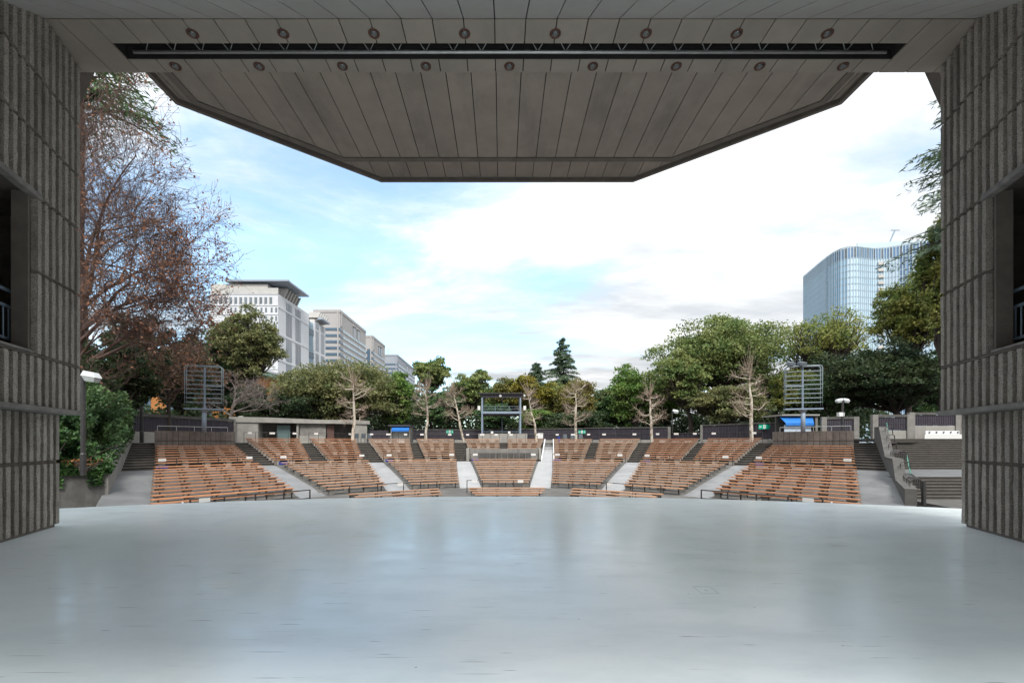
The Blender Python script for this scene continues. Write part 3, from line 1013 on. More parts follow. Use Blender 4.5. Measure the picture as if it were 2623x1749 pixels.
polyline_beam(INN, .17, ZI - .035, ZO + .05, 'edge_beam', 'inner_beam')
polyline_beam(OUT, .10, ZO - .12, ZO + .75, 'edge_beam', 'fascia')
part('backing', MB().prism([(XC - 7.5, 9.83), (XC + 7.5, 9.83), (XC + 7.5, 11.5), (XC + 4.7, 13.75), (XC - 4.7, 13.75), (XC - 7.5, 11.5)], ZI + .045, ZI + .3), 'joint_dark', cp)
part('backing', MB().prism([(XC - 8.4, 9.83), (XC + 8.4, 9.83), (XC + 8.4, 11.9), (XC + 4.1, 15.45), (XC - 4.1, 15.45), (XC - 8.4, 11.9)], ZO + .045, ZO + .7), 'joint_dark', cp)

# ------------------------------------------------------------------ benches
leg_steel = MB().box(-.025, -.03, -.06, .025, .03, .34).box(-.02, -.15, .33, .02, .15, .368).mesh('leg', 'black_steel')
leg_block = MB().prism([(-.16, -.10), (.16, -.10), (.16, .10), (-.16, .10)], -.06, .30).box(-.20, -.13, .29, .20, .13, .366).mesh('leg', 'block_concrete')


leg_pale = MB().prism([(-.17, -.10), (.17, -.10), (.17, .10), (-.17, .10)], -.06, .30).box(-.20, -.13, .29, .20, .13, .366).mesh('leg', 'block_pale')


def bench(p, q, z, label, group, m, legs=1.35, first_block=0, pale=False):
    p, q = np.array(p, float), np.array(q, float)
    if p[0] > q[0]:
        p, q = q, p
    c = (p + q) / 2
    L = float(np.linalg.norm(q - p))
    rz = atan2(q[1] - p[1], q[0] - p[0])
    b = thing('bench', label, 'bench', (c[0], c[1], z), rz, group)
    jz = rnd.uniform(-.006, .006)
    sm = MB()
    h, d = L / 2, .165
    sm.hexa([(-h, -d, .37 + jz), (h, -d, .37 + jz), (h, d, .37 + jz), (-h, d, .37 + jz), (-h, -d + .01, .425 + jz), (h, -d + .01, .425 + jz), (h, d - .01, .425 + jz), (-h, d - .01, .425 + jz)])
    link('seat', sm.mesh('seat', m), b)
    n = max(2, int(round(L / legs)) + 1)
    for i in range(n):
        x = -h + .3 + (L - .6) * i / (n - 1)
        link('leg', leg_pale if pale else leg_block if (i + first_block) % 2 == 0 else leg_steel, b, (x + rnd.uniform(-.03, .03), 0, 0))
    return b


LOWN = {'L3': 'far left lower block', 'L2': 'second lower block from the left', 'L1': 'lower block left of the centre block', 'C': 'centre lower block',
        'R1': 'lower block right of the centre block', 'R2': 'second lower block from the right', 'R3': 'far right lower block'}
for sg in ('L3', 'L2', 'L1', 'C', 'R1', 'R2', 'R3'):
    for k in range(12):
        r = 13 + .745 * k
        f0, f1 = lowf(sg, r)
        bench(segp(sg, r, f0), segp(sg, r, f1), gz(r) - .0, '%s bench row from the front, %s' % (ORD[k], LOWN[sg]),
              'benches of the lower tier', 'bench_wood' if sg in ('L3', 'R3') else 'bench_faded', first_block=k)
UPB = [('L3', .085, .79, .088, .788, 0, 7, 'far left upper block below the concrete parapet'),
       ('L2', .598, .912, .524, .931, 0, 11, 'outer upper block beside the concrete pavilion'),
       ('L2', .108, .44, .045, .441, 0, 11, 'upper block in front of the pavilion end'),
       ('L1', .556, .905, .518, .927, 0, 11, 'upper block in front of the small blue kiosk'),
       ('L1', .085, .436, .053, .443, 0, 11, 'upper block left of the control tower'),
       ('C', .089, .455, .074, .458, 5, 11, 'left block under the control tower'),
       ('C', .543, .919, .543, .942, 5, 11, 'right block under the control tower'),
       ('R1', .094, .454, .06, .46, 0, 11, 'upper block right of the white ramp'),
       ('R1', .563, .934, .537, .935, 0, 11, 'second upper block right of the white ramp'),
       ('R2', .083, .445, .062, .451, 0, 11, 'upper block in front of the low gate'),
       ('R2', .561, .916, .523, .923, 0, 11, 'outer upper block left of the blue awning hut'),
       ('R3', .07, .791, .076, .787, 0, 7, 'far right upper block below the concrete parapet')]
for sg, a, b, c, d, k0, k1, nm in UPB:
    for k in range(k0, k1 + 1):
        u = (k - k0) / (k1 - k0)
        r = 23.2 + .75 * k
        bench(segp(sg, r, a + (c - a) * u), segp(sg, r, b + (d - b) * u), TREAD(k) + .003,
              '%s bench row from the front, %s' % (ORD[k - k0], nm), 'benches of the upper tier',
              'bench_wood' if sg in ('L3', 'R3', 'R2', 'L2') else 'bench_faded', first_block=0, pale=True)
PIT = [('centre', [((-2.04, 28.8), (2.66, 28.8)), ((-1.9, 27.4), (2.5, 27.4)), ((-1.65, 26.2), (2.25, 26.2)), ((-1.44, 25.1), (1.95, 25.1))]),
       ('right', [((4.3, 28.5), (8.7, 25.3)), ((4.0, 26.9), (7.95, 24.1)), ((3.7, 25.4), (7.2, 22.9))]),
       ('left', [((-8.3, 25.3), (-3.85, 28.4)), ((-7.55, 24.1), (-3.55, 26.9)), ((-6.8, 22.9), (-3.25, 25.4))]),
       ('far right', [((9.35, 22.9), (11.6, 20.0))]), ('far left', [((-8.95, 22.9), (-11.2, 20.0))])]
for nm, rows in PIT:
    for i, (p, q) in enumerate(rows):
        bench(p, q, -1.5, 'low reddish pit bench, %s group, %s' % (nm, 'rear row' if i == 0 else ORD[i] + ' row from its rear'),
              'benches in the pit', 'bench_faded')

# ------------------------------------------------------------------ barriers
def barrier(path, z, h, label, group, posts=1.5, low=None, boards=(), rad=.025, blue=(), zl=None):
    P = [np.array(p, float) for p in path]
    b = thing('barrier', label, 'barrier', (*P[0], z), 0, group)
    part('top_rail', MB().tube([(*p, z + h) for p in P], rad, 6), 'black_steel', b)
    if low:
        part('lower_rail', MB().tube([(*p, z + low) for p in P], rad * .8, 6), 'black_steel', b)
    for a, c in zip(P, P[1:]):
        L = np.linalg.norm(c - a)
        n = max(1, int(round(L / posts)))
        for i in range(n + 1):
            if i == n and c is not P[-1]:
                continue
            q = a + (c - a) * i / n
            part('post', MB().tube([(*q, z - .05), (*q, z + h + .01)], rad * 1.15, 6), 'black_steel', b)
    d = P[-1] - P[0]
    L = np.linalg.norm(d)
    t = d / L
    n = np.array((t[1], -t[0]))
    if n @ (np.array((0., 8.)) - P[0]) < 0:
        n = -n
    for f, w in boards:
        c = P[0] + d * f
        a0, a1 = c - t * w * .42 + n * .05, c + t * w * .42 + n * .05
        part('notice_board', MB().bar(a0, a1, .015, z + h - .15, z + h + .02), 'white_sign', b)
    for f in blue:
        c = P[0] + d * f
        a0, a1 = c - t * .32 + n * .06, c + t * .32 + n * .06
        part('blue_board', MB().bar(a0, a1, .02, z + .08, z + .30), 'blue_sign', b)
    return b


barrier([(-2.2, 29.75), (1.75, 29.75)], -1.5, .8, 'black rail in front of the centre lower block', 'front barriers', 1.0, boards=((.12, .42), (.86, .42)))
barrier([(8.8, 25.9), (6.24, 27.9), (4.4, 28.95)], -1.5, .8, 'black rail behind the right pit benches', 'front barriers', 1.3, boards=((.55, .42),))
barrier([(-8.4, 25.9), (-5.84, 27.9), (-4.0, 28.95)], -1.5, .8, 'black rail behind the left pit benches', 'front barriers', 1.3, boards=((.55, .42),))
barrier([(-13.1, 19.7), (-9.7, 23.7)], -1.5, .8, 'low black double rail before the far left lower block', 'front barriers', 1.25, low=.38, boards=((.1, .5),), rad=.03)
barrier([(13.5, 19.7), (10.1, 23.7)], -1.5, .8, 'low black double rail before the far right lower block', 'front barriers', 1.25, low=.38, boards=((.1, .5),), rad=.03)
for sg in ('L3', 'L2', 'L1', 'C', 'R1', 'R2', 'R3'):
    f0, f1 = lowf(sg, 22.1)
    barrier([segp(sg, 22.1, f0 - .005), segp(sg, 22.1, f1 + .005)], -.05, .72, 'black cross aisle rail behind the %s' % LOWN[sg], 'cross aisle rails', 1.2,
            boards=((.07, .5), (.93, .5)), blue=(.07,) if sg[0] != 'L' else (.93,), rad=.022)
for j, (sg, a, b, c, d, k0, k1, nm) in enumerate(UPB):
    if k1 < 11:
        continue
    barrier([segp(sg, 31.86, c), segp(sg, 31.86, d)], PLAT, .95, 'thin top rail behind the %s' % nm, 'top rails', 1.0,
            boards=((.08, .4), (.5, .55), (.9, .4)) if j % 2 else ((.1, .45), (.85, .45)), rad=.018)

# ------------------------------------------------------------------ concrete enclosure in the middle of the upper tier
en = thing('mixing_enclosure', 'grey concrete mixing enclosure behind the centre lower block', 'enclosure', (.3, 44.2, 0))
part('front_wall', MB().box(-3.05, 44.2, -.1, 3.5, 44.4, 1.13), 'concrete', en)
part('side_wall', MB().box(-3.30, 43.75, -.1, -3.06, 47.2, 1.16), 'pale_concrete', en)
part('side_wall', MB().box(3.51, 44.0, -.1, 3.72, 47.2, 1.16), 'pale_concrete', en)
part('floor_fill', MB().box(-3.05, 44.41, -.1, 3.5, 47.0, .2), 'dark_concrete', en)
for i in range(9):
    x = -2.2 + i * .56
    part('panel', MB().box(x, 44.16, .1, x + .5, 44.195, .72), 'dark_concrete', en)

# ------------------------------------------------------------------ control tower
TY = 54.0
tw = thing('control_tower', 'blue-grey steel control tower with open deck behind the top rows', 'tower', (0, TY, PLAT))
tx0, tx1 = PX(1233, TY), PX(1335, TY)
part('base_wall', MB().box(PX(1226, TY), TY - .45, PLAT - .2, PX(1350, TY), TY - .2, 2.72), 'pale_concrete', tw)
part('base_floor', MB().box(PX(1226, TY), TY - .2, PLAT, PX(1348, TY), TY + 3.8, 2.66), 'concrete', tw)
for x in (tx0, tx1 - .16):
    for y in (TY, TY + 3.3):
        part('column', MB().box(x, y, 2.66, x + .16, y + .16, 7.2), 'blue_steel', tw)
part('deck', MB().box(tx0 - .03, TY - .03, 5.02, tx1 + .03, TY + 3.6, 5.28), 'blue_steel', tw)
part('deck_shadow_slab', MB().box(tx0 + .2, TY + .3, 4.9, tx1 - .2, TY + 3.3, 5.01), 'dark_roof', tw)  # dark slab added beneath the deck to stand for its shadow
part('roof_beam', MB().box(tx0 - .05, TY - .02, 6.86, tx1 + .05, TY + .06, 7.26), 'dark_roof', tw)
rfm = MB()
nx = 34
for i in range(nx):
    xa = tx0 - .3 + (tx1 - tx0 + .6) * i / nx
    xb = tx0 - .3 + (tx1 - tx0 + .6) * (i + .55) / nx
    rfm.hexa([(xa, TY - .35, 7.28), (xb, TY - .35, 7.28), (xb, TY + 3.9, 7.50), (xa, TY + 3.9, 7.50), (xa, TY - .35, 7.38), (xb, TY - .35, 7.38), (xb, TY + 3.9, 7.60), (xa, TY + 3.9, 7.60)])
rfm.hexa([(tx0 - .3, TY - .3, 7.265), (tx1 + .3, TY - .3, 7.265), (tx1 + .3, TY + 3.9, 7.485), (tx0 - .3, TY + 3.9, 7.485), (tx0 - .3, TY - .3, 7.30), (tx1 + .3, TY - .3, 7.30), (tx1 + .3, TY + 3.9, 7.53), (tx0 - .3, TY + 3.9, 7.53)])
part('roof', rfm, 'dark_roof', tw)
for z in (5.55, 5.85):
    part('deck_rail', MB().tube([(tx0 + .1, TY + .1, z), (tx1 - .1, TY + .1, z)], .018, 5), 'blue_steel', tw)
for f in (0.35, .70):
    x = tx0 + (tx1 - tx0) * f
    part('rail_post', MB().tube([(x, TY + .1, 5.28), (x, TY + .1, 5.85)], .022, 5), 'blue_steel', tw)
part('base_rail', MB().tube([(tx0 + .3, TY + .3, 2.95), (tx1 - .3, TY + .3, 2.95)], .022, 5), 'blue_steel', tw)
for f in (.27, .70):
    x = tx0 + (tx1 - tx0) * f
    part('notice_board', MB().box(x - .14, TY - .30, 2.73, x + .14, TY - .28, 2.98), 'white_sign', tw)
for x in ((tx0 + tx1) / 2,):
    part('pole', MB().tube([(x + .1, TY + 3.4, 2.66), (x + .1, TY + 3.4, 7.3)], .06, 6), 'blue_steel', tw)
part('round_lamp', MB().lathe(((tx0 + tx1) / 2 - .1, TY - .16, 7.05), [(.02, -.05), (.15, -.03), (.16, .03), (.1, .06)], 14, axis=1), 'bulb_white', tw)
part('pendant_lamp', MB().lathe((tx0 + .62, TY + .4, 6.75), [(.07, 0), (.05, .08), (.012, .14), (.012, .4)], 8), 'bulb_white', tw)
for i in range(3):
    part('spotlight', MB().lathe(((tx0 + tx1) / 2 - .35 + i * .3, TY + .5, 6.74), [(.06, -.06), (.07, .02), (.03, .12)], 8), 'dark_roof', tw)
for px, py, nm in ((1227, 1045, 'left'), (1344, 1045, 'right')):
    sp = thing('loudspeaker', 'white loudspeaker hung on the %s side of the control tower' % nm, 'loudspeaker', (PX(px, TY), TY - .1, PZ(py, TY)))
    x, z = PX(px, TY), PZ(py, TY)
    part('cabinet', MB().box(x - .15, TY - .2, z - .24, x + .15, TY + .1, z + .24), 'white_sign', sp)
    part('bracket', MB().tube([(x, TY, z), ((tx0 if nm == 'left' else tx1), TY + .05, z)], .02, 5), 'black_steel', sp)
dl = thing('globe_lamp', 'small white globe lamp at the right corner of the tower roof', 'lamp', (PX(1343, TY), TY, 7.0))
part('globe', MB().lathe((PX(1343, TY), TY, PZ(1014, TY)), [(.03, -.16), (.12, -.10), (.16, 0), (.12, .10), (.03, .16)], 12), 'bulb_white', dl)
part('arm', MB().tube([(PX(1343, TY), TY, PZ(1014, TY)), (tx1, TY + .05, PZ(1014, TY))], .02, 5), 'black_steel', dl)

# ------------------------------------------------------------------ fences
def fence(p, q, z0, ztop, n, label, cap=.12, skirt=.35, post_w=.22, zt2=None, endposts=(True, True), skirtm='pale_concrete', zb2=None):
    p, q = np.array(p, float), np.array(q, float)
    zt2 = ztop if zt2 is None else zt2
    f = thing('fence', label, 'fence', (*p, z0), 0)
    t = (q - p) / np.linalg.norm(q - p)
    nn = np.array((-t[1], t[0]))
    if nn @ (p - np.array((0, 0.))) > 0:
        nn = -nn
    L = np.linalg.norm(q - p)
    for i in range(n):
        a, b = p + (q - p) * i / n, p + (q - p) * (i + 1) / n
        za, zb = ztop + (zt2 - ztop) * i / n, ztop + (zt2 - ztop) * (i + 1) / n
        mb = MB()
        m = max(6, int(L / n / .14))
        for j in range(m):
            u0, u1 = (j + .02) / m, (j + .72) / m
            mb.bar(a + (b - a) * u0 + nn * .03, a + (b - a) * u1 + nn * .03, .05, z0 + skirt, za - cap - .04)
        mb.bar(a + (b - a) * .003, b - (b - a) * .003, .03, z0 + skirt, za - cap - .03, z0 + skirt, zb - cap - .03)
        mb.bar(a + (b - a) * .003 + nn * .06, b - (b - a) * .003 + nn * .06, .03, z0 + skirt + .42 * (za - z0 - skirt), z0 + skirt + .42 * (za - z0 - skirt) + .04)
        part('corrugated_panel', mb, 'fence_dark', f)
        if skirt:
            part('skirting', MB().bar(a + (b - a) * .003, b - (b - a) * .003, .12, z0 - .1, z0 + skirt - .02), skirtm, f)
        if cap:
            part('cap_beam', MB().bar(a + (b - a) * .002, b - (b - a) * .002, .26, za - cap, za, zb - cap, zb), 'dark_concrete', f)
        if i:
            part('post', MB().bar(a - t * .05, a + t * .05, .14, z0 + .02, za - cap - .01, off=0), 'fence_dark', f)
    for e, on, zz in ((p, endposts[0], ztop), (q, endposts[1], zt2)):
        if on:
            part('end_post', MB().bar(e - t * post_w / 2, e + t * post_w / 2, .30, z0 - .1, zz + .006), 'concrete', f)
    return f


fence((-30.6, 38.6), (-28.3, 49.5), PLAT, 4.15, 4, 'dark slatted fence under a concrete beam behind the left lattice frame', skirt=.95, cap=.25)
fence((-16.2, 56.9), (-13.9, 57.6), PLAT, 3.2, 1, 'short dark fence between the pavilion and the small blue kiosk', cap=0, endposts=(False, False))
fence((-11.0, 58.3), (-2.6, 59.2), PLAT, 3.36, 5, 'dark corrugated fence between the kiosk and the control tower', endposts=(False, False))
fence((-2.5, 59.2), (10.2, 58.6), PLAT, 3.40, 7, 'dark corrugated fence behind and right of the control tower', zt2=3.5, endposts=(False, False))
fence((10.3, 58.5), (18.7, 52.3), PLAT, 3.55, 5, 'dark corrugated fence ending at a concrete post left of the gate', zt2=3.45, endposts=(False, True))
fence((18.95, 53.0), (21.1, 50.2), PLAT, 2.75, 2, 'low dark gate between two fence posts right of centre', cap=.05, skirt=.25, endposts=(False, False))
fence((21.2, 49.6), (26.2, 44.6), PLAT, 3.55, 4, 'dark fence behind the bare tree left of the blue awning hut', zt2=3.65, endposts=(True, False))
fence((28.6, 41.6), (31.0, 41.0), PLAT, 3.95, 1, 'short dark fence bay between concrete posts right of the blue awning', cap=.2, skirt=.4, post_w=.4)
fence((32.3, 40.6), (35.1, 40.4), 2.0, 4.1, 1, 'dark fence bay with white skirting above the wide stairs', cap=.22, skirt=.75, post_w=.45)
fence((35.3, 40.4), (39.0, 40.1), 2.0, 4.28, 1, 'dark fence bay behind the white banner above the wide stairs', cap=.22, skirt=1.15, post_w=.45)
fence((39.2, 40.1), (46, 39.7), 2.0, 4.35, 2, 'dark fence bay half hidden by the right stage wall', cap=.22, skirt=.75, post_w=.45, endposts=(False, True))
bn = thing('banner_board', 'low white board with round lamps above the wide stairs', 'board', (37, 39.4, 2.0))
part('front_board', MB().box(35.4, 39.2, 2.0, 38.6, 39.26, 2.38), 'white_sign', bn)
part('rear_board', MB().box(35.75, 39.5, 2.0, 38.6, 39.58, 2.68), 'white_paint', bn)
for i in range(5):
    part('knob', MB().lathe((36.05 + .6 * i, 39.46, 2.56), [(.02, -.05), (.07, -.02), (.07, .03)], 10, axis=1), 'grey_chair', bn)

# exit signs
def exit_sign(px, py, d, w, h, arrows, label):
    x, z = PX(px, d), PZ(py, d)
    e = thing('exit_sign', label, 'sign', (x, d, z), 0, 'green exit signs')
    part('board', MB().box(x - w / 2, d - .03, z - h / 2, x + w / 2, d, z + h / 2), 'green_sign', e)
    y = d - .034
    s = h * .8
    fig = MB().box(x - s * .35, y, z - s * .5, x + s * .35, y + .002, z + s * .5)
    part('pictogram_panel', fig, 'white_sign', e)
    run = MB()
    y2 = y - .003
    run.box(x - .08 * s, y2, z + .22 * s, x + .08 * s, y2 + .002, z + .38 * s)
    for a, b in (((.0, .2), (-.05, -.05)), ((-.05, -.05), (.18, -.2)), ((.18, -.2), (.12, -.42)), ((-.05, -.05), (-.2, -.28)), ((.02, .15), (.25, .05)), ((.02, .15), (-.22, .06))):
        run.hexa([(x + a[0] * s - .04 * s, y2, z + a[1] * s), (x + a[0] * s + .04 * s, y2, z + a[1] * s), (x + a[0] * s + .04 * s, y2 + .002, z + a[1] * s), (x + a[0] * s - .04 * s, y2 + .002, z + a[1] * s),
                  (x + b[0] * s - .04 * s, y2, z + b[1] * s), (x + b[0] * s + .04 * s, y2, z + b[1] * s), (x + b[0] * s + .04 * s, y2 + .002, z + b[1] * s), (x + b[0] * s - .04 * s, y2 + .002, z + b[1] * s)])
    part('pictogram', run, 'green_sign', e)
    for sgn in arrows:
        ax = x + sgn * w * .34
        ar = MB().box(ax - .1 * w, y, z - .06 * h, ax + .1 * w, y + .002, z + .06 * h)
        tip = ax + sgn * .13 * w
        ar.face([(tip, y - .001, z), (ax + sgn * .03 * w, y - .001, z + .24 * h), (ax + sgn * .03 * w, y - .001, z - .24 * h)])
        part('arrow', ar, 'white_sign', e)
    part('bracket', MB().box(x - .03, d + .002, z - h / 2, x + .03, d + .12, z + h * .3), 'black_steel', e)


exit_sign(1152, 1106, 57.6, .88, .42, (-1, 1), 'green exit sign on the fence left of the control tower')
exit_sign(1490.5, 1106, 57.5, .90, .40, (-1, 1), 'green exit sign on the fence right of the white ramp')
exit_sign(1958, 1093, 45.0, 1.13, .43, (-1,), 'large green exit sign beside the bare tree on the right')
wb = thing('white_notice', 'white free-standing notice board at the top of the white ramp', 'notice', (PX(1384, 53), 53, PLAT))
part('board', MB().box(PX(1377, 53), 52.95, 2.15, PX(1391, 53), 53.0, 2.75), 'white_sign', wb)
part('leg', MB().box(PX(1378, 53), 53.002, PLAT, PX(1379.5, 53), 53.03, 2.6), 'black_steel', wb)
part('leg', MB().box(PX(1388.5, 53), 53.002, PLAT, PX(1390, 53), 53.03, 2.6), 'black_steel', wb)

# grey stacking chairs and a blue bin at the top of the upper tier
def chair(px, d, label):
    x = PX(px, d)
    c = thing('folding_chair', label, 'chair', (x, d, PLAT), 0, 'chairs at the top of the tiers')
    part('backrest', MB().prism([(x - .24, d), (x + .24, d), (x + .24, d + .04), (x - .24, d + .04)], PLAT + .5, PLAT + .98), 'grey_chair', c)
    part('seat', MB().box(x - .24, d - .40, PLAT + .44, x + .24, d - .01, PLAT + .48), 'grey_chair', c)
    for sx in (-.21, .19):
        for sy in (-.38, -.05):
            part('leg', MB().box(x + sx, d + sy, PLAT, x + sx + .025, d + sy + .025, PLAT + .44), 'black_steel', c)


for i, (px, d, w) in enumerate(((913, 50.5, 'grey chair just right of the leftmost pale bare tree'), (931, 50.5, 'second grey chair right of the leftmost pale bare tree'),
                                (946, 50.5, 'grey chair beside the top rail left of the blue kiosk'), (1447, 53.6, 'grey chair at the top left of the first block beyond the white ramp'),
                                (1467, 53.6, 'grey chair just left of the pale tree beyond the white ramp'), (1488, 53.6, 'grey chair just right of the pale tree beyond the white ramp'))):
    chair(px, d, w)
x = PX(1431, 53.4)
bb = thing('blue_bin', 'small blue bin at the top rail right of the white ramp', 'bin', (x, 53.4, PLAT))
part('bin_body', MB().lathe((x, 53.4, PLAT), [(.15, 0), (.18, .62)], 12), 'blue_sign', bb)
part('lid', MB().lathe((x, 53.4, PLAT + .621), [(.2, 0), (.2, .05), (.05, .1)], 12), 'blue_sign', bb)

# ------------------------------------------------------------------ concrete pavilion, kiosk, awning hut
pv = thing('pavilion', 'flat-roofed grey concrete pavilion with open front on the left', 'building', (-22, 52, PLAT))
front = [(-28.9, 49.6), (-25.6, 50.7), (-20.6, 53.2), (-17.2, 54.0), (-15.6, 55.4)]
back = [(-16.9, 58.6), (-30.4, 54.5)]
part('roof', MB().prism(front + back, 3.85, [4.42, 4.42, 4.28, 4.30, 4.25, 4.25, 4.42]), 'pale_concrete', pv)
part('back_wall', MB().bar((-29.6, 52.2), (-17.3, 57.2), .2, PLAT, 3.84), 'concrete', pv)
part('end_wall', MB().prism([(-28.8, 49.75), (-26.3, 50.6), (-26.7, 52.4), (-29.3, 51.5)], PLAT - .1, 3.845), 'pale_concrete', pv)
part('end_wall', MB().prism([(-17.1, 54.25), (-15.9, 55.35), (-16.6, 56.4), (-17.6, 55.2)], PLAT - .1, 3.845), 'pale_concrete', pv)
part('pier', MB().box(-22.95, 52.4, PLAT, -22.75, 52.7, 3.845), 'pale_concrete', pv)
part('counter_wall', MB().bar((-22.7, 52.6), (-20.2, 53.7), .15, PLAT, 2.45), 'pale_concrete', pv)
part('shutter', MB().bar((-22.7, 52.75), (-20.2, 53.85), .06, 2.46, 3.84), 'concrete', pv)
part('glass_door', MB().bar((-24.9, 51.9), (-23.7, 52.5), .05, PLAT, 3.6), 'door_glass', pv)
part('door', MB().bar((-20.1, 53.9), (-19.4, 54.2), .06, PLAT, 3.7), 'door_brown', pv)
part('vent', MB().lathe((PX(604, 50), 51, 4.42), [(.28, 0), (.28, .1), (.1, .16)], 14), 'galvanised', pv)

kd = 57.0
kx0, kx1 = PX(1003, kd), PX(1048, kd)
ks = thing('kiosk', 'small concrete kiosk with a blue awning behind the upper tier', 'kiosk', (kx0, kd, PLAT))
part('side_wall', MB().box(kx0 - .12, kd, PLAT, kx0 + .06, kd + 2, 3.66), 'concrete', ks)
part('side_wall', MB().box(kx1 - .06, kd, PLAT, kx1 + .1, kd + 2, 3.66), 'concrete', ks)
part('shutter', MB().box(kx0 + .062, kd + .35, PLAT, kx1 - .062, kd + .45, 3.66), 'louver', ks)
part('roof', MB().box(kx0 - .35, kd - .3, 3.67, kx1 + .2, kd + 2.2, 3.84), 'dark_roof', ks)
part('awning', MB().hexa([(kx0 + .1, kd - .5, 3.18), (kx1 + .05, kd - .5, 3.18), (kx1 + .05, kd + .02, 3.56), (kx0 + .1, kd + .02, 3.56), (kx0 + .1, kd - .5, 3.24), (kx1 + .05, kd - .5, 3.24), (kx1 + .05, kd + .02, 3.62), (kx0 + .1, kd + .02, 3.62)]), 'awning_blue', ks)
part('valance', MB().box(kx0 + .1, kd - .53, 3.02, kx1 + .05, kd - .503, 3.2), 'awning_blue', ks)

hd = 43.0
hx0, hx1 = PX(2001, hd), PX(2092, hd)
ht = thing('awning_hut', 'concrete hut with a bright blue awning behind the right lattice frame', 'hut', (hx0, hd, PLAT))
part('roof', MB().box(hx0 - .05, hd - .2, 4.14, hx1 + .15, hd + 3, 4.28), 'pale_concrete', ht)
part('wall', MB().box(hx0, hd + .8, PLAT, hx1, hd + 1.0, 4.13), 'dark_concrete', ht)
part('side_wall', MB().box(hx1 - .12, hd, PLAT, hx1 + .1, hd + .8, 4.13), 'concrete', ht)
part('awning', MB().hexa([(hx0 - .05, hd - .75, 3.42), (hx1 - .75, hd - .75, 3.42), (hx1 - .25, hd + .2, 4.0), (hx0, hd + .2, 4.0), (hx0 - .05, hd - .75, 3.46), (hx1 - .75, hd - .75, 3.46), (hx1 - .25, hd + .2, 4.05), (hx0, hd + .2, 4.05)]), 'awning_blue', ht)
part('valance', MB().box(hx0 - .05, hd - .78, 3.22, hx1 - .76, hd - .751, 3.44), 'awning_blue', ht)
part('tarpaulin', MB().box(hx0, hd - .5, PLAT + .1, hx1 - .85, hd - .44, 3.3), 'tarp', ht)

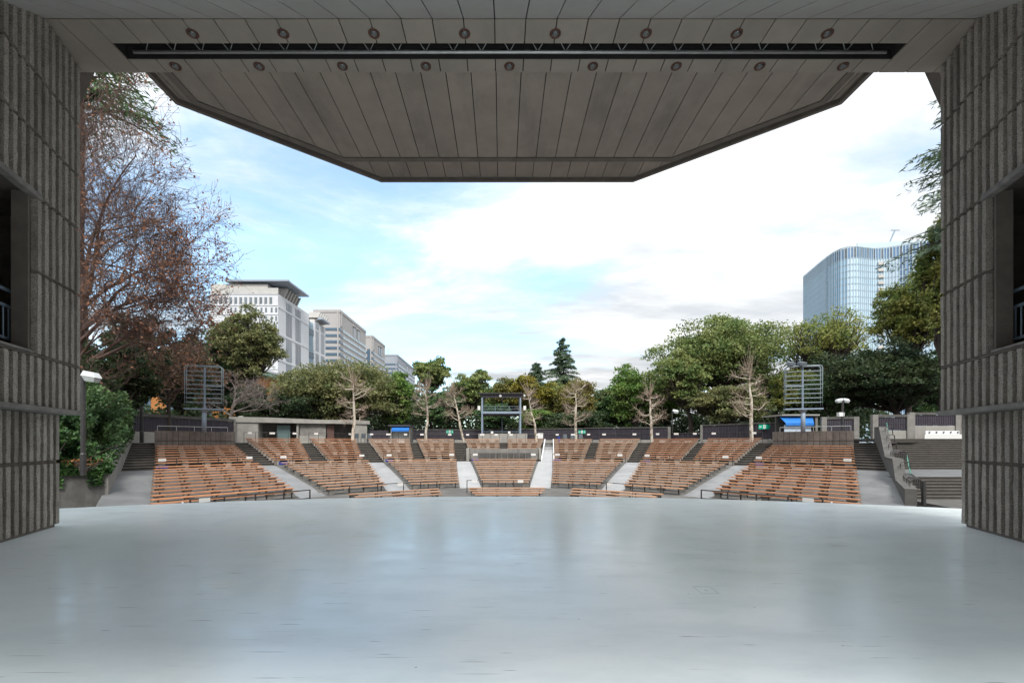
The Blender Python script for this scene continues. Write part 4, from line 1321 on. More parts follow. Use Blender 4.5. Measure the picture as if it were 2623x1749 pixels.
# ------------------------------------------------------------------ parapets and lattice frames at both ends of the upper tier
for side, sg, f0, f1 in ((-1, 'L3', .075, .80), (1, 'R3', .07, .797)):
    sn = 'left' if side < 0 else 'right'
    a, b = segp(sg, 29.05, f0), segp(sg, 29.05, f1)
    c, d = segp(sg, 31.8, f0), segp(sg, 31.8, f1)
    pr = thing('parapet', 'board-marked dark concrete parapet above the far %s bench block' % sn, 'parapet', (*a, 1.2))
    P = [tuple(a), tuple(b), tuple(d), tuple(c)]
    if side > 0:
        P.reverse()
    part('core', MB().prism(P, 1.0, 2.50), 'dark_concrete', pr)
    n = 15 if side < 0 else 13
    t = (b - a) / np.linalg.norm(b - a)
    nn = np.array((t[1], -t[0]))
    if nn @ (np.array((0, 0.)) - a) < 0:
        nn = -nn
    for zz in ((1.15, 1.80), (1.84, 2.58)):
        for i in range(n):
            p0, p1 = a + (b - a) * (i + .03) / n + nn * .05, a + (b - a) * (i + .97) / n + nn * .05
            part('panel', MB().bar(p0, p1, .09, zz[0], zz[1]), 'parapet_concrete', pr)
    # rail on top
    rl = thing('parapet_rail', 'thin metal rail on top of the far %s parapet' % sn, 'rail', (*a, 2.5))
    part('rail', MB().tube([(*(a + (b - a) * .06 - nn * .5), 2.95), (*(b - (b - a) * .06 - nn * .5), 2.95)], .02, 5), 'galvanised', rl)
    for i in range(5):
        q = a + (b - a) * (.06 + .88 * i / 4) - nn * .5
        part('post', MB().tube([(*q, 2.45), (*q, 2.96)], .018, 5), 'galvanised', rl)
    # lattice frame on a pole
    d0 = 36.2 if side < 0 else 36.0
    px0, px1, pxp = (484, 563, 523) if side < 0 else (2021, 2099, 2057)
    cx = PX(pxp, d0)
    lf = thing('lattice_frame', 'empty steel lattice frame on a pole at the %s end' % sn, 'frame', (cx, d0, 2.5))
    zb, zt = PZ(1046, d0), PZ(938, d0)
    x0, x1 = PX(px0, d0), PX(px1, d0)
    # the frame turns towards the stage
    ang = .30 * (1 if side < 0 else -1)

    def fp(x, y, z):
        dx, dy = x - cx, y
        return (cx + dx * cos(ang) - dy * sin(ang), d0 + dx * sin(ang) + dy * cos(ang), z)
    part('pole', MB().tube([(cx, d0, 2.45), (cx, d0, zb)], .16, 12), 'blue_steel', lf, True)
    part('mast', MB().tube([(cx, d0 + .05, zb), (cx, d0 + .05, zt - .1)], .065, 8), 'blue_steel', lf)
    fw = (x1 - x0) / 2 / cos(ang)
    for yy in (-.22, .22):
        mb = MB()
        rr = .18
        path = [fp(cx - fw, yy, zb), fp(cx - fw, yy, zt - rr), fp(cx - fw + rr * .3, yy, zt - rr * .3), fp(cx - fw + rr, yy, zt), fp(cx + fw - rr, yy, zt),
                fp(cx + fw - rr * .3, yy, zt - rr * .3), fp(cx + fw, yy, zt - rr), fp(cx + fw, yy, zb)]
        part('frame_tube', mb.tube(path, .04, 6), 'lattice_steel', lf)
        for i in range(8):
            z = zb + (zt - zb) * (.14 + .105 * i)
            part('crossbar', MB().tube([fp(cx - fw, yy, z), fp(cx + fw, yy, z)], .018, 5), 'lattice_steel', lf)
    sm = MB()
    q = [fp(cx - fw - .05, -.3, zb), fp(cx + fw + .05, -.3, zb), fp(cx + fw + .05, .3, zb), fp(cx - fw - .05, .3, zb)]
    sm.prism([p[:2] for p in q], zb - .1, zb)
    part('shelf', sm, 'blue_steel', lf)
    part('brace', MB().tube([fp(cx, -.2, zb + (zt - zb) * .52), fp(cx + fw * (1 if side < 0 else -1), -.2, zb + (zt - zb) * .52)], .05, 5), 'lattice_steel', lf)
    part('gusset', MB().lathe((cx, d0, zb - .35), [(.16, 0), (.36, .25)], 8), 'blue_steel', lf)
    if side > 0:
        for k, (dx, dz) in enumerate(((-.15, .12), (-1.0, .10))):
            fl = thing('floodlight', ('dark floodlight on top of the right lattice frame', 'dark floodlight at the upper left corner of the right lattice frame')[k], 'floodlight', (cx + dx, d0, zt + dz))
            bx = MB()
            bx.hexa([(cx + dx - .25, d0 - .3, zt + dz - .1), (cx + dx + .25, d0 - .3, zt + dz - .1), (cx + dx + .25, d0 + .1, zt + dz), (cx + dx - .25, d0 + .1, zt + dz),
                     (cx + dx - .25, d0 - .35, zt + dz + .12), (cx + dx + .25, d0 - .35, zt + dz + .12), (cx + dx + .2, d0 + .1, zt + dz + .25), (cx + dx - .2, d0 + .1, zt + dz + .25)])
            part('housing', bx, 'grey_chair', fl)
            part('stem', MB().tube([(cx + dx, d0, zt - .3), (cx + dx, d0, zt + dz)], .03, 5), 'black_steel', fl)

# ------------------------------------------------------------------ street lamps
def lamp_post(px, d, z0, ztop, label, heads, rad=.075, hs=1.0):
    x = PX(px, d)
    lp = thing('lamp_post', label, 'lamp', (x, d, z0), 0)
    part('pole', MB().tube([(x, d, z0), (x, d, z0 + .9), (x, d, z0 + .95), (x, d, ztop)], [rad * 1.25, rad * 1.25, rad, rad], 8), 'black_steel', lp)
    for s in heads:
        k = hs
        h = part('lamp_head', MB().hexa([(x + s * .02 * k, d - .17 * k, ztop - .04 * k), (x + s * .66 * k, d - .19 * k, ztop - .14 * k), (x + s * .66 * k, d + .19 * k, ztop - .14 * k), (x + s * .02 * k, d + .17 * k, ztop - .04 * k),
                                         (x + s * .10 * k, d - .12 * k, ztop + .17 * k), (x + s * .56 * k, d - .13 * k, ztop + .08 * k), (x + s * .56 * k, d + .13 * k, ztop + .08 * k), (x + s * .10 * k, d + .12 * k, ztop + .17 * k)]), 'bulb_white', lp)
        part('glass', MB().hexa([(x + s * .16 * k, d - .12 * k, ztop - .27 * k), (x + s * .56 * k, d - .13 * k, ztop - .33 * k), (x + s * .56 * k, d + .13 * k, ztop - .33 * k), (x + s * .16 * k, d + .12 * k, ztop - .27 * k),
                                 (x + s * .06 * k, d - .165 * k, ztop - .055 * k), (x + s * .64 * k, d - .18 * k, ztop - .145 * k), (x + s * .64 * k, d + .18 * k, ztop - .145 * k), (x + s * .06 * k, d + .165 * k, ztop - .055 * k)]), 'lamp_glass', h)
        part('collar', MB().tube([(x - s * .02, d, ztop - .12 * k), (x + s * .10 * k, d, ztop + .02)], .06 * k, 6), 'bulb_white', h)
    return lp


lamp_post(213, 20.0, .3, PZ(960, 20), 'black lamp post with pale box lantern in the left planter', (1,), .09)
lamp_post(1722, 52.8, PLAT, PZ(1052, 52.8), 'slim black lamp post beside the low gate', (1,), .07)
lamp_post(2158, 38.5, PLAT, PZ(1024, 38.5), 'black lamp post with two pale heads on the right', (-1, 1), .09, .8)
lamp_post(363, 37.0, PLAT, PZ(1040, 37), 'bare black post at the top of the left stairs', (), .11)
x = PX(2152, 38.3)
cb = thing('camera_box', 'white box camera on an arm of the right lamp post', 'camera', (x, 38.3, 3.0))
part('housing', MB().box(x - .25, 38.05, 3.82, x + .06, 38.35, 4.14), 'white_sign', cb)
part('vent_grille', MB().box(x + .065, 38.06, 3.84, x + .2, 38.34, 4.12), 'galvanised', cb)
part('arm', MB().tube([(x - .1, 38.4, 4.15), (x + .5, 38.4, 4.2)], .02, 5), 'black_steel', cb)
for px, d, nm in ((468, 20.4, 'left'), (2130, 20.4, 'right')):
    x = PX(px, d)
    ft = thing('white_figure_marker', 'small white cone marker by the pit edge on the %s' % nm, 'marker', (x, d, -1.5))
    part('cone', MB().lathe((x, d, -1.5), [(.14, 0), (.12, .05), (.05, .45), (.03, .62)], 10), 'white_sign', ft)
    part('base', MB().box(x - .16, d - .16, -1.499, x + .16, d + .16, -1.46), 'white_sign', ft)

# ------------------------------------------------------------------ far buildings
def sub(name, mb, m, parent):
    return part(name, mb, m, parent)


def court_tower():
    Y0, Y1b = 200.0, 250.0
    xl, xr = PX(537, Y0), -95.5
    zt, zc = PZ(752, Y0), PZ(727, Y0)
    b = thing('courthouse', 'tall white office block with flat overhanging blue-grey roof on the left', 'building', (xl, Y0, PLAT))
    part('wall', MB().box(xl, Y0, PLAT, xr, 232, zt), 'wall_white', b)
    part('wall', MB().box(xl, 239.0, PLAT, xr, Y1b + 4, zt - 2), 'wall_white', b)
    part('wall', MB().box(xl, 232.01, PLAT, xr - 2.5, 238.99, zt - 1), 'wall_midgrey', b)
    part('attic', MB().box(xl + .2, Y0 + .4, zt + .01, xr - 4.6, 228, zc), 'wall_cream', b)
    part('attic', MB().box(xl + .2, 242, zt - 1.99, xr - 1.2, 253, zc - 4), 'wall_cream', b)
    part('louver_band', MB().box(PX(560, Y0), Y0 + .25, PZ(751, Y0), PX(712, Y0), Y0 + .39, PZ(737, Y0)), 'louver', b)
    rf = MB().prism([(PX(578, Y0), Y0 - 1), (PX(744, 201), Y0 - 1), (xr + 4.6, Y0 + 2), (xr + 4.8, 221), (PX(578, Y0), 221)], PZ(722, Y0), PZ(718, Y0))
    part('roof', rf, 'roof_blue', b)
    part('roof', MB().box(xl, 243, zc - 3.9, xr + 2.5, 254, zc - 3.0), 'roof_blue', b)
    # slanted fins under the roof at the corner
    for y0, n in ((206, 6), (243, 5)):
        for i in range(n):
            y = y0 + i * 2.6
            part('roof_fin', MB().hexa([(xr - 4.5, y, zt + .02), (xr - .3, y, zt + .02), (xr - .3, y + .7, zt + .02), (xr - 4.5, y + .7, zt + .02),
                                        (xr - 4.5, y, zc), (xr + 1.6, y, zc - .2), (xr + 1.6, y + .7, zc - .2), (xr - 4.5, y + .7, zc)]), 'wall_cream', b)
    # front windows
    w0 = Y0 - .02
    for i in range(12):
        x = PX(553 + i * 12.83, Y0)
        w = part('window', MB().box(x - .38, w0 - .1, PZ(778, Y0), x + .52, Y0 + .05, PZ(761.5, Y0)), 'window_grey', b)
        part('surround', MB().box(x - .72, w0 - .16, PZ(779, Y0), x - .4, Y0 + .05, PZ(761, Y0)), 'wall_midgrey', w)
    for r, (yt, yb_) in enumerate(((788, 800), (810, 822), (832, 844), (856, 868), (880, 892), (904, 916))):
        for i in range(10):
            x = PX(592 + (i // 2) * 26 + (i % 2) * 11.5, Y0)
            part('window', MB().box(x - .38, w0 - .08, PZ(yb_, Y0), x + .38, Y0 + .05, PZ(yt, Y0)), 'window_grey', b)
    for yy in (754, 783, 806, 828, 850, 874, 898, 922, 946):
        part('string_course', MB().box(xl - .05, Y0 - .22, PZ(yy, Y0), PX(712, Y0), Y0 + .05, PZ(yy - 1.2, Y0)), 'wall_white', b)
    # side face
    pil = xr + .35
    zrow = [(PZ(790, 205), PZ(770, 205)), (PZ(856, 205), PZ(797, 205)), (PZ(922, 205), PZ(865, 205)), (PZ(985, 205), PZ(930, 205)), (PZ(1050, 205), PZ(995, 205))]
    for ya, yb_ in ((207.5, 213), (217, 222.5), (240.5, 244.5), (247.5, 252)):
        for z0, z1 in zrow:
            w = part('window_strip', MB().box(xr - .1, ya, z0, xr + .12, yb_, z1), 'window_grey', b)
            part('mullion', MB().box(xr + .121, (ya + yb_) / 2 - .15, z0, xr + .2, (ya + yb_) / 2 + .15, z1), 'wall_midgrey', w)
    for z in [PZ(yy, 205) for yy in (793.5, 861, 926, 990)]:
        part('band', MB().box(xr - .05, 200.1, z - .4, xr + .18, 232, z + .4), 'wall_white', b)
    part('glazed_bay', MB().box(xr - 2.49, 232.6, PLAT, xr - .8, 238.4, zt - 6), 'window_grey', b)
    for i in range(5):
        y = 232.8 + i * 1.3
        part('steel_mast', MB().box(xr - .79, y, PLAT, xr - .4, y + .35, zt - 3), 'tower_slab', b)
    for yy in (800, 806, 812, 868, 874, 880, 932, 938, 944):
        part('steel_band', MB().box(xr - .6, 232.3, PZ(yy, 205) - .25, xr - .3, 239, PZ(yy, 205) + .25), 'window_dark', b)


court_tower()


def banded(label, px0, pxc, pxe, ytop, X, wallm, rows, pitch, y1, dark_h, corner_col=None, antenna=False):
    """office block: front face px0..pxc, flank receding along Y to pxe"""
    Ya = X * FPX / (pxc - HX)
    Yb = X * FPX / (pxe - HX)
    xl = PX(px0, Ya) - 6
    zt = PZ(ytop, Ya)
    b = thing('office_block', label, 'building', (X, Ya, PLAT))
    part('wall', MB().box(xl, Ya, PLAT, X, Yb, zt), wallm, b)
    part('parapet', MB().box(xl - .3, Ya - .3, zt - 1.2, X + .3, Yb + .3, zt + .4), wallm, b)
    for i in range(rows):
        z1 = PZ(y1 + pitch * i, Ya)
        z0 = z1 - dark_h * Ya / FPX
        part('window_band', MB().box(xl, Ya - .25, z0, X - 2.4, Ya + .1, z1), 'window_dark', b)
        part('window_band', MB().box(X - 2.3, Ya - .35, z0, X + .3, Ya + 5, z1), 'window_dark', b)
        w = part('window_band', MB().box(X - .1, Ya + 5.2, z0, X + .25, Yb - .5, z1), 'window_light', b)
        n = 14
        mb = MB()
        for j in range(1, n):
            y = Ya + 5.2 + (Yb - Ya - 5.7) * j / n
            mb.box(X + .251, y - .2, z0, X + .32, y + .2, z1)
        o = part('mullions', mb, 'wall_grey', w)
        o['kind'] = 'stuff'
    part('corner_pilaster', MB().box(X - 1.6, Ya - .5, PLAT, X - .8, Ya + .1, zt), wallm, b)
    part('corner_pilaster', MB().box(X - .1, Ya + 1.5, PZ(y1 - 6, Ya), X + .5, Ya + 3.0, zt), wallm, b)
    for k in (0, 1):
        y = Ya + (Yb - Ya) * (.46 + .16 * k)
        zz = zt - (zt - PZ(y1, Ya)) * .35
        part('vent_opening', MB().box(X - .1, y, zz - 7, X + .35, y + (Yb - Ya) * .10, zz), 'window_grey', b)
        part('vent_hood', MB().box(X - .1, y - 1, zz, X + .8, y + (Yb - Ya) * .12, zz + .9), wallm, b)
    if corner_col:
        part('stair_glass', MB().box(X - 4, Ya - .3, PLAT, X - .9, Ya + .1, PZ(y1 - 6, Ya)), 'window_dark', b)
    if antenna:
        part('antenna', MB().tube([(xl + 8, Ya + 5, zt), (xl + 8, Ya + 5, zt + 8)], .3, 5), 'wall_grey', b)
    return b


banded('beige office block with dark window bands right of the white block', 829, 871, 937, 795, -98, 'wall_beige', 9, 16, 840, 6.5)
banded('beige office block with a dark glazed corner behind the banded block', 937, 954, 986, 860, -100, 'wall_beige', 8, 15, 900, 5, corner_col=True)
banded('pale blue-grey office block farthest along the left row', 986, 1018, 1063, 909, -105, 'wall_grey', 9, 11, 931, 4, antenna=True)

# brick hall with a green eave behind the left trees
bh = thing('brick_hall', 'orange brick hall with pale green eave behind the left trees', 'building', (-60, 80, PLAT))
bw = part('wall', MB().box(-80, 80, PLAT, -45, 108, 14.2), 'brick_orange', bh)
cm = MB()
for i in range(40):
    cm.box(-80, 79.97, PLAT + i * .31, -45, 79.995, PLAT + i * .31 + .03)
    cm.box(-45.005 + .01, 80.1, PLAT + i * .31, -44.97, 108, PLAT + i * .31 + .03)
o = part('brick_joints', cm, 'bark_red', bw)
o['kind'] = 'stuff'
part('eave', MB().box(-81, 79, 14.21, -44.0, 109, 15.1), 'eave_green', bh)
part('gutter', MB().box(-81.1, 78.9, 14.9, -43.8, 109.1, 15.25), 'wall_white', bh)
for i in range(6):
    part('window', MB().box(-78 + i * 5.2, 79.9, 6, -75.5 + i * 5.2, 80.05, 10), 'window_dark', bh)

# curved glass tower on the right
def glass_tower():
    plan = [(226.5, 351), (223.5, 338), (220.5, 325), (218.2, 314), (217.2, 306), (217.8, 300.5), (220.5, 297.3), (225, 296.6), (231, 298.3), (238, 299.6), (245, 298.4),
            (252, 294.6), (259, 289.8), (266, 286), (274, 284), (283, 283.2), (296, 283)]
    P = [np.array(p, float) for p in plan]
    # resample evenly
    seg = [np.linalg.norm(b - a) for a, b in zip(P, P[1:])]
    cum = np.concatenate(([0], np.cumsum(seg)))
    N = 84
    s = np.linspace(0, cum[-1], N + 1)
    Q = np.stack([np.interp(s, cum, [p[i] for p in P]) for i in (0, 1)], 1)
    zt = 125.5
    b = thing('glass_tower', 'curved blue glass tower block rising behind the right trees', 'building', (226, 300, PLAT))
    core = [tuple(q + np.array((.9, .9))) for q in Q[::4]] + [(297, 345), (232, 352)]
    part('core', MB().prism(core, PLAT, zt - 6.4), 'tower_slab', b)
    nfl = 27
    z0 = 8.0
    fh = (zt - 7 - z0) / nfl
    for i in range(N):
        u = i / N
        a, c = Q[i], Q[i + 1]
        kind = 'tower_glass'  # left flank darker than the front: its shade is put into the glass colour
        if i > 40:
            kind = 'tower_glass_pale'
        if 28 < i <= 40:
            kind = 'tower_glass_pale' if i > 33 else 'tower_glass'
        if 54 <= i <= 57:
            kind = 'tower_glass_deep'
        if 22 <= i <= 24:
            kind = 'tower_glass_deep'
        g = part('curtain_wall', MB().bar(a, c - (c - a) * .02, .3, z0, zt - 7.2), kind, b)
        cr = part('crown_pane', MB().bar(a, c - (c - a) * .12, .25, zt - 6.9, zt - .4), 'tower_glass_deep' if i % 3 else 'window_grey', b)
    # floor bands and fins: too fine to pick apart
    fl = MB()
    for k in range(nfl + 1):
        z = z0 + fh * k
        for i in range(N):
            d = Q[i + 1] - Q[i]
            n = np.array((d[1], -d[0]))
            n = n / np.linalg.norm(n)
            n = n if n @ (-Q[i]) > 0 else -n
            fl.bar(Q[i] + n * .17, Q[i + 1] + n * .17, .12, z - .35, z + .35)
    o = part('floor_bands', fl, 'tower_slab', b)
    o['kind'] = 'stuff'
    fn = MB()
    for i in range(0, N + 1):
        d = Q[min(i + 1, N)] - Q[max(i - 1, 0)]
        n = np.array((d[1], -d[0]))
        n = n / np.linalg.norm(n)
        n = n if n @ (-Q[i]) > 0 else -n
        t = d / np.linalg.norm(d)
        p = Q[i] + n * .35
        fn.bar(p - t * .14, p + t * .14, .45, z0, zt)
    o = part('vertical_fins', fn, 'tower_fin', b)
    o['kind'] = 'stuff'
    rb = MB()
    for i in range(N):
        d = Q[i + 1] - Q[i]
        rb.bar(Q[i], Q[i + 1] + d * .02, 1.0, zt, zt + .7)
    part('roof_edge', rb, 'tower_fin', b)
    # balcony stack
    for k in range(nfl):
        z = z0 + fh * k
        part('balcony', MB().bar(Q[47] + np.array((-.3, -.8)), Q[49] + np.array((-.3, -.8)), .8, z + .2, z + fh * .5), 'wall_cream', b)
    part('roof_screen', MB().bar((232, 306), (296, 301), .8, zt - 6, zt + 6.0, zt - 6, zt + 7.0), 'tower_fin', b)
    part('crane_boom', MB().tube([(252, 305, zt + 5), (256, 305, zt + 14)], .45, 5), 'tower_slab', b)
    part('crane_jib', MB().tube([(253.5, 305, zt + 14.2), (259, 305, zt + 14.2)], .3, 5), 'tower_slab', b)


glass_tower()
for px0, px1, d, yt, m, lab in ((1672, 1702, 320, 978, 'tower_glass_pale', 'small pale glass tower glimpsed between trees right of centre'),):
    x0, x1 = PX(px0, d), PX(px1, d)
    zt = PZ(yt, d)
    b = thing('office_tower', lab, 'building', (x0, d, PLAT))
    part('wall', MB().box(x0, d, PLAT, x1, d + 20, zt), m, b)
    for i in range(12):
        part('floor_line', MB().box(x0 - .1, d - .2, zt - 3 - i * 3.4, x1 + .1, d + .1, zt - 2.2 - i * 3.4), 'tower_fin', b)

# ------------------------------------------------------------------ plants
def quads_mesh(name, V, m):
    """V (n,4,3) quads"""
    n = len(V)
    me = bpy.data.meshes.new(name)
    me.vertices.add(n * 4)
    me.vertices.foreach_set('co', V.reshape(-1).astype(np.float32))
    me.loops.add(n * 4)
    me.loops.foreach_set('vertex_index', np.arange(n * 4, dtype=np.int32))
    me.polygons.add(n)
    me.polygons.foreach_set('loop_start', np.arange(0, n * 4, 4, dtype=np.int32))
    me.polygons.foreach_set('loop_total', np.full(n, 4, dtype=np.int32))
    me.materials.append(MATS[m])
    me.update(calc_edges=True)
    return me


def leaf_quads(C, size, rng, up=.4, aspect=.55, tdir=None):
    n = len(C)
    nrm = rng.normal(size=(n, 3))
    nrm /= np.linalg.norm(nrm, axis=1, keepdims=True)
    nrm[:, 2] += up
    nrm /= np.linalg.norm(nrm, axis=1, keepdims=True)
    t = rng.normal(size=(n, 3)) if tdir is None else tdir + rng.normal(size=(n, 3)) * .25
    t -= nrm * np.sum(t * nrm, 1, keepdims=True)
    t /= np.linalg.norm(t, axis=1, keepdims=True) + 1e-9
    b = np.cross(nrm, t)
    s = (size * rng.uniform(.65, 1.35, n))[:, None]
    return np.stack([C - t * s, C + b * s * aspect, C + t * s, C - b * s * aspect], 1)


class Tubes:
    def __init__(s):
        s.V, s.F, s.n = [], [], 0

    def add(s, path, rad, k=5):
        P = np.asarray(path, float)
        R = np.asarray(rad, float)
        T = np.gradient(P, axis=0)
        T /= np.linalg.norm(T, axis=1, keepdims=True) + 1e-9
        up = np.array((.3, .2, .93)) if abs(T[0][2]) < .8 else np.array((.95, .3, .1))
        A = np.cross(T, up)
        A /= np.linalg.norm(A, axis=1, keepdims=True) + 1e-9
        B = np.cross(T, A)
        th = 2 * pi * np.arange(k) / k
        V = P[:, None] + R[:, None, None] * (np.cos(th)[None, :, None] * A[:, None] + np.sin(th)[None, :, None] * B[:, None])
        m = len(P)
        i = np.arange(m - 1)[:, None] * k
        j = np.arange(k)[None, :]
        q = (j + 1) % k
        F = np.stack([i + j, i + q, i + k + q, i + k + j], -1).reshape(-1, 4) + s.n
        s.V.append(V.reshape(-1, 3))
        s.F.append(F)
        s.n += m * k

    def mesh(s, name, m, smooth=True, og=(0, 0, 0)):
        V, F = np.concatenate(s.V) - np.array(og), np.concatenate(s.F)
        me = bpy.data.meshes.new(name)
        me.vertices.add(len(V))
        me.vertices.foreach_set('co', V.reshape(-1).astype(np.float32))
        me.loops.add(len(F) * 4)
        me.loops.foreach_set('vertex_index', F.reshape(-1).astype(np.int32))
        me.polygons.add(len(F))
        me.polygons.foreach_set('loop_start', np.arange(0, len(F) * 4, 4, dtype=np.int32))
        me.polygons.foreach_set('loop_total', np.full(len(F), 4, dtype=np.int32))
        me.materials.append(MATS[m])
        me.update(calc_edges=True)
        if smooth:
            me.polygons.foreach_set('use_smooth', np.ones(len(F), dtype=bool))
        return me


def wobble(p, q, n, amp, rng, sag=0.0):
    t = np.linspace(0, 1, n)[:, None]
    P = p + (q - p) * t
    L = np.linalg.norm(q - p)
    off = rng.normal(size=(n, 3)) * amp * L
    off[0] = 0
    off[-1] = 0
    off = (off + np.roll(off, 1, 0)) / 2
    off[0] = 0
    off[-1] = 0
    P = P + off
    P[:, 2] -= (sag * L * 4 * t * (1 - t))[:, 0]
    return P


def attach(name, me, parent):
    o = link(name, me, parent)
    return o


def broad_tree(label, px, d, ytop, ybot, hw, m, n, leaf=.2, seed=1, lobes=11, trunk_px=None, trunk_r=.28, bark='bark_dark', sparse=1.0, clump=.30,
               z0=None, depth=.75, base_px=None, cat='tree', flat=.8, group='trees beyond the fence', name='broadleaf_tree', cover=None):
    rng = np.random.default_rng(seed)
    z0 = PLAT if z0 is None else z0
    cx = PX(px, d)
    bx = PX(base_px if base_px is not None else px, d)
    zt, zb = PZ(ytop, d), PZ(ybot, d)
    w = hw * d / FPX
    cz, rz = (zt + zb) / 2, (zt - zb) / 2
    t = thing(name, label, cat, (bx, d, z0), 0, group)
    base = np.array((bx, d, z0 - .2))
    fork = np.array((bx + (cx - bx) * .5 + rng.normal() * .2, d + rng.normal() * .3, z0 + (cz - rz * .75 - z0) * .75 + .3))
    tb = Tubes()
    tb.add(wobble(base, fork, 6, .03, rng), np.linspace(trunk_r * 1.2, trunk_r * .75, 6), 9)
    leaves = []
    C = np.array((cx, d, cz))
    R = np.array((w, w * depth, rz))
    lob = []
    lobes = int(lobes * 1.7)
    for i in range(lobes):
        for _ in range(30):
            v = rng.normal(size=3)
            v /= np.linalg.norm(v)
            v[2] = v[2] * .9 + .15
            q = v * rng.uniform(.35, .80)
            if all(np.linalg.norm(q - l) > .33 for l in lob) or _ == 29:
                break
        lob.append(q)
    per = int(n * 1.7) // lobes
    for q in lob:
        lc = C + q * R
        lr = R * rng.uniform(.24, .40)
        mid = fork + (lc - fork) * .55 + np.array((0, 0, -.1 * rz))
        r0 = trunk_r * rng.uniform(.42, .6)
        p1 = wobble(fork, mid, 5, .07, rng)
        tb.add(p1, np.linspace(r0, r0 * .55, 5), 6)
        nc = max(6, int(13 * sparse))
        for c in range(nc):
            v = rng.normal(size=3)
            v /= np.linalg.norm(v)
            cc = lc + v * lr * rng.uniform(.5, 1.25)
            p2 = wobble(mid, cc, 5, .09, rng)
            tb.add(p2, np.linspace(r0 * .40, .012 + .0004 * d, 5), 4)
            cr = lr * clump * rng.uniform(.9, 1.9)
            k = int(per / nc)
            u = rng.normal(size=(k, 3))
            u /= np.linalg.norm(u, axis=1, keepdims=True)
            u *= rng.uniform(.15, 1, (k, 1)) ** .5
            u[:, 2] = np.where(u[:, 2] < -.25, -u[:, 2] * .5, u[:, 2]) * flat
            leaves.append(cc + u * (cr * 1.35 + leaf))
    LV = np.concatenate(leaves)
    og = np.array(ORI[t])
    attach('trunk', tb.mesh('trunk', bark, True, og), t)
    attach('crown', quads_mesh('crown', leaf_quads(LV, leaf * .82, rng) - og, m), t)
    return t


def cedar(label, px, d, ytop, ybot, hw, seed, z0=None, rb=.3, m='leaf_cedar', dens=1.0, name='cedar_tree', zmin=None, needle=.26):
    rng = np.random.default_rng(seed)
    z0 = PLAT if z0 is None else z0
    x = PX(px, d)
    zt, zb = PZ(ytop, d), PZ(ybot, d)
    w = hw * d / FPX
    t = thing(name, label, 'tree', (x, d, z0), 0, 'conifers')
    tb = Tubes()
    tb.add(wobble(np.array((x, d, z0 - .2)), np.array((x, d, zt)), 9, .006, rng), np.linspace(rb, .03, 9), 8)
    Vs = []
    z = zb
    while z < zt - .15:
        u = (z - zb) / (zt - zb)
        L0 = w * (1 - u) ** .85 + .25
        for i in range(int(rng.integers(4, 7))):
            az = rng.uniform(0, 2 * pi)
            L = L0 * rng.uniform(.6, 1.12)
            dr = np.array((cos(az), sin(az), 0))
            n = 7
            s = np.linspace(0, 1, n)
            rise = rng.uniform(.02, .22) * (1 if u < .8 else 2.5)
            P = np.array((x, d, z)) + dr * (L * s)[:, None]
            P[:, 2] += L * (rise * s - .30 * s ** 2.2 * (1 - u * .6))
            tb.add(P, np.linspace(.05 + .012 * L, .012, n), 4)
            k = int(L * 62 * dens)
            sp = rng.uniform(.12, 1.0, k)
            c = np.stack([np.interp(sp, s, P[:, j]) for j in range(3)], 1)
            lat = np.array((-dr[1], dr[0], 0))
            wd = (.30 * L * np.sin(np.clip(sp, 0, 1) * pi * .78) + .1)
            la = rng.uniform(-1, 1, k) * wd
            c = c + lat * la[:, None]
            c[:, 2] -= np.abs(la) * .25 + rng.uniform(0, .28, k)
            td = dr * .7 + lat * np.sign(la)[:, None] * .7
            td = td + np.array((0, 0, -.45))
            Vs.append(leaf_quads(c, needle, rng, up=.8, aspect=.20, tdir=td))
        z += max(.25, (zt - zb) / 30) * rng.uniform(.7, 1.3)
    og = np.array(ORI[t])
    attach('trunk', tb.mesh('trunk', 'bark_dark', True, og), t)
    attach('foliage', quads_mesh('foliage', np.concatenate(Vs) - og, m), t)
    return t


def grow(tb, tips, p, dr, L, r, depth, rng, spread=.7, kids=(3, 4), up=.1, k=5, shrink=.66, minr=.008, bend=.12, maxd=None):
    n = 5
    P = [p]
    v = dr.copy()
    for i in range(n - 1):
        v = v + rng.normal(size=3) * bend + np.array((0, 0, up * .25))
        v /= np.linalg.norm(v)
        P.append(P[-1] + v * L / (n - 1))
    P = np.array(P)
    re = max(minr, r * .55)
    tb.add(P, np.linspace(r, re, n), k if depth > 1 else 3)
    if depth == 0:
        tips.append(P)
        return
    for i in range(int(rng.integers(kids[0], kids[1] + 1))):
        s = rng.uniform(.35, 1.0) if i else 1.0
        q = P[0] + 0 * v
        f = s * (n - 1)
        a = int(min(f, n - 2))
        q = P[a] + (P[a + 1] - P[a]) * (f - a)
        nd = v * .8 + rng.normal(size=3) * spread
        nd[2] += up
        nd /= np.linalg.norm(nd)
        grow(tb, tips, q, nd, L * shrink * rng.uniform(.75, 1.2), max(minr, re * rng.uniform(.6, .85)), depth - 1, rng, spread, kids, up, k, shrink, minr, bend)


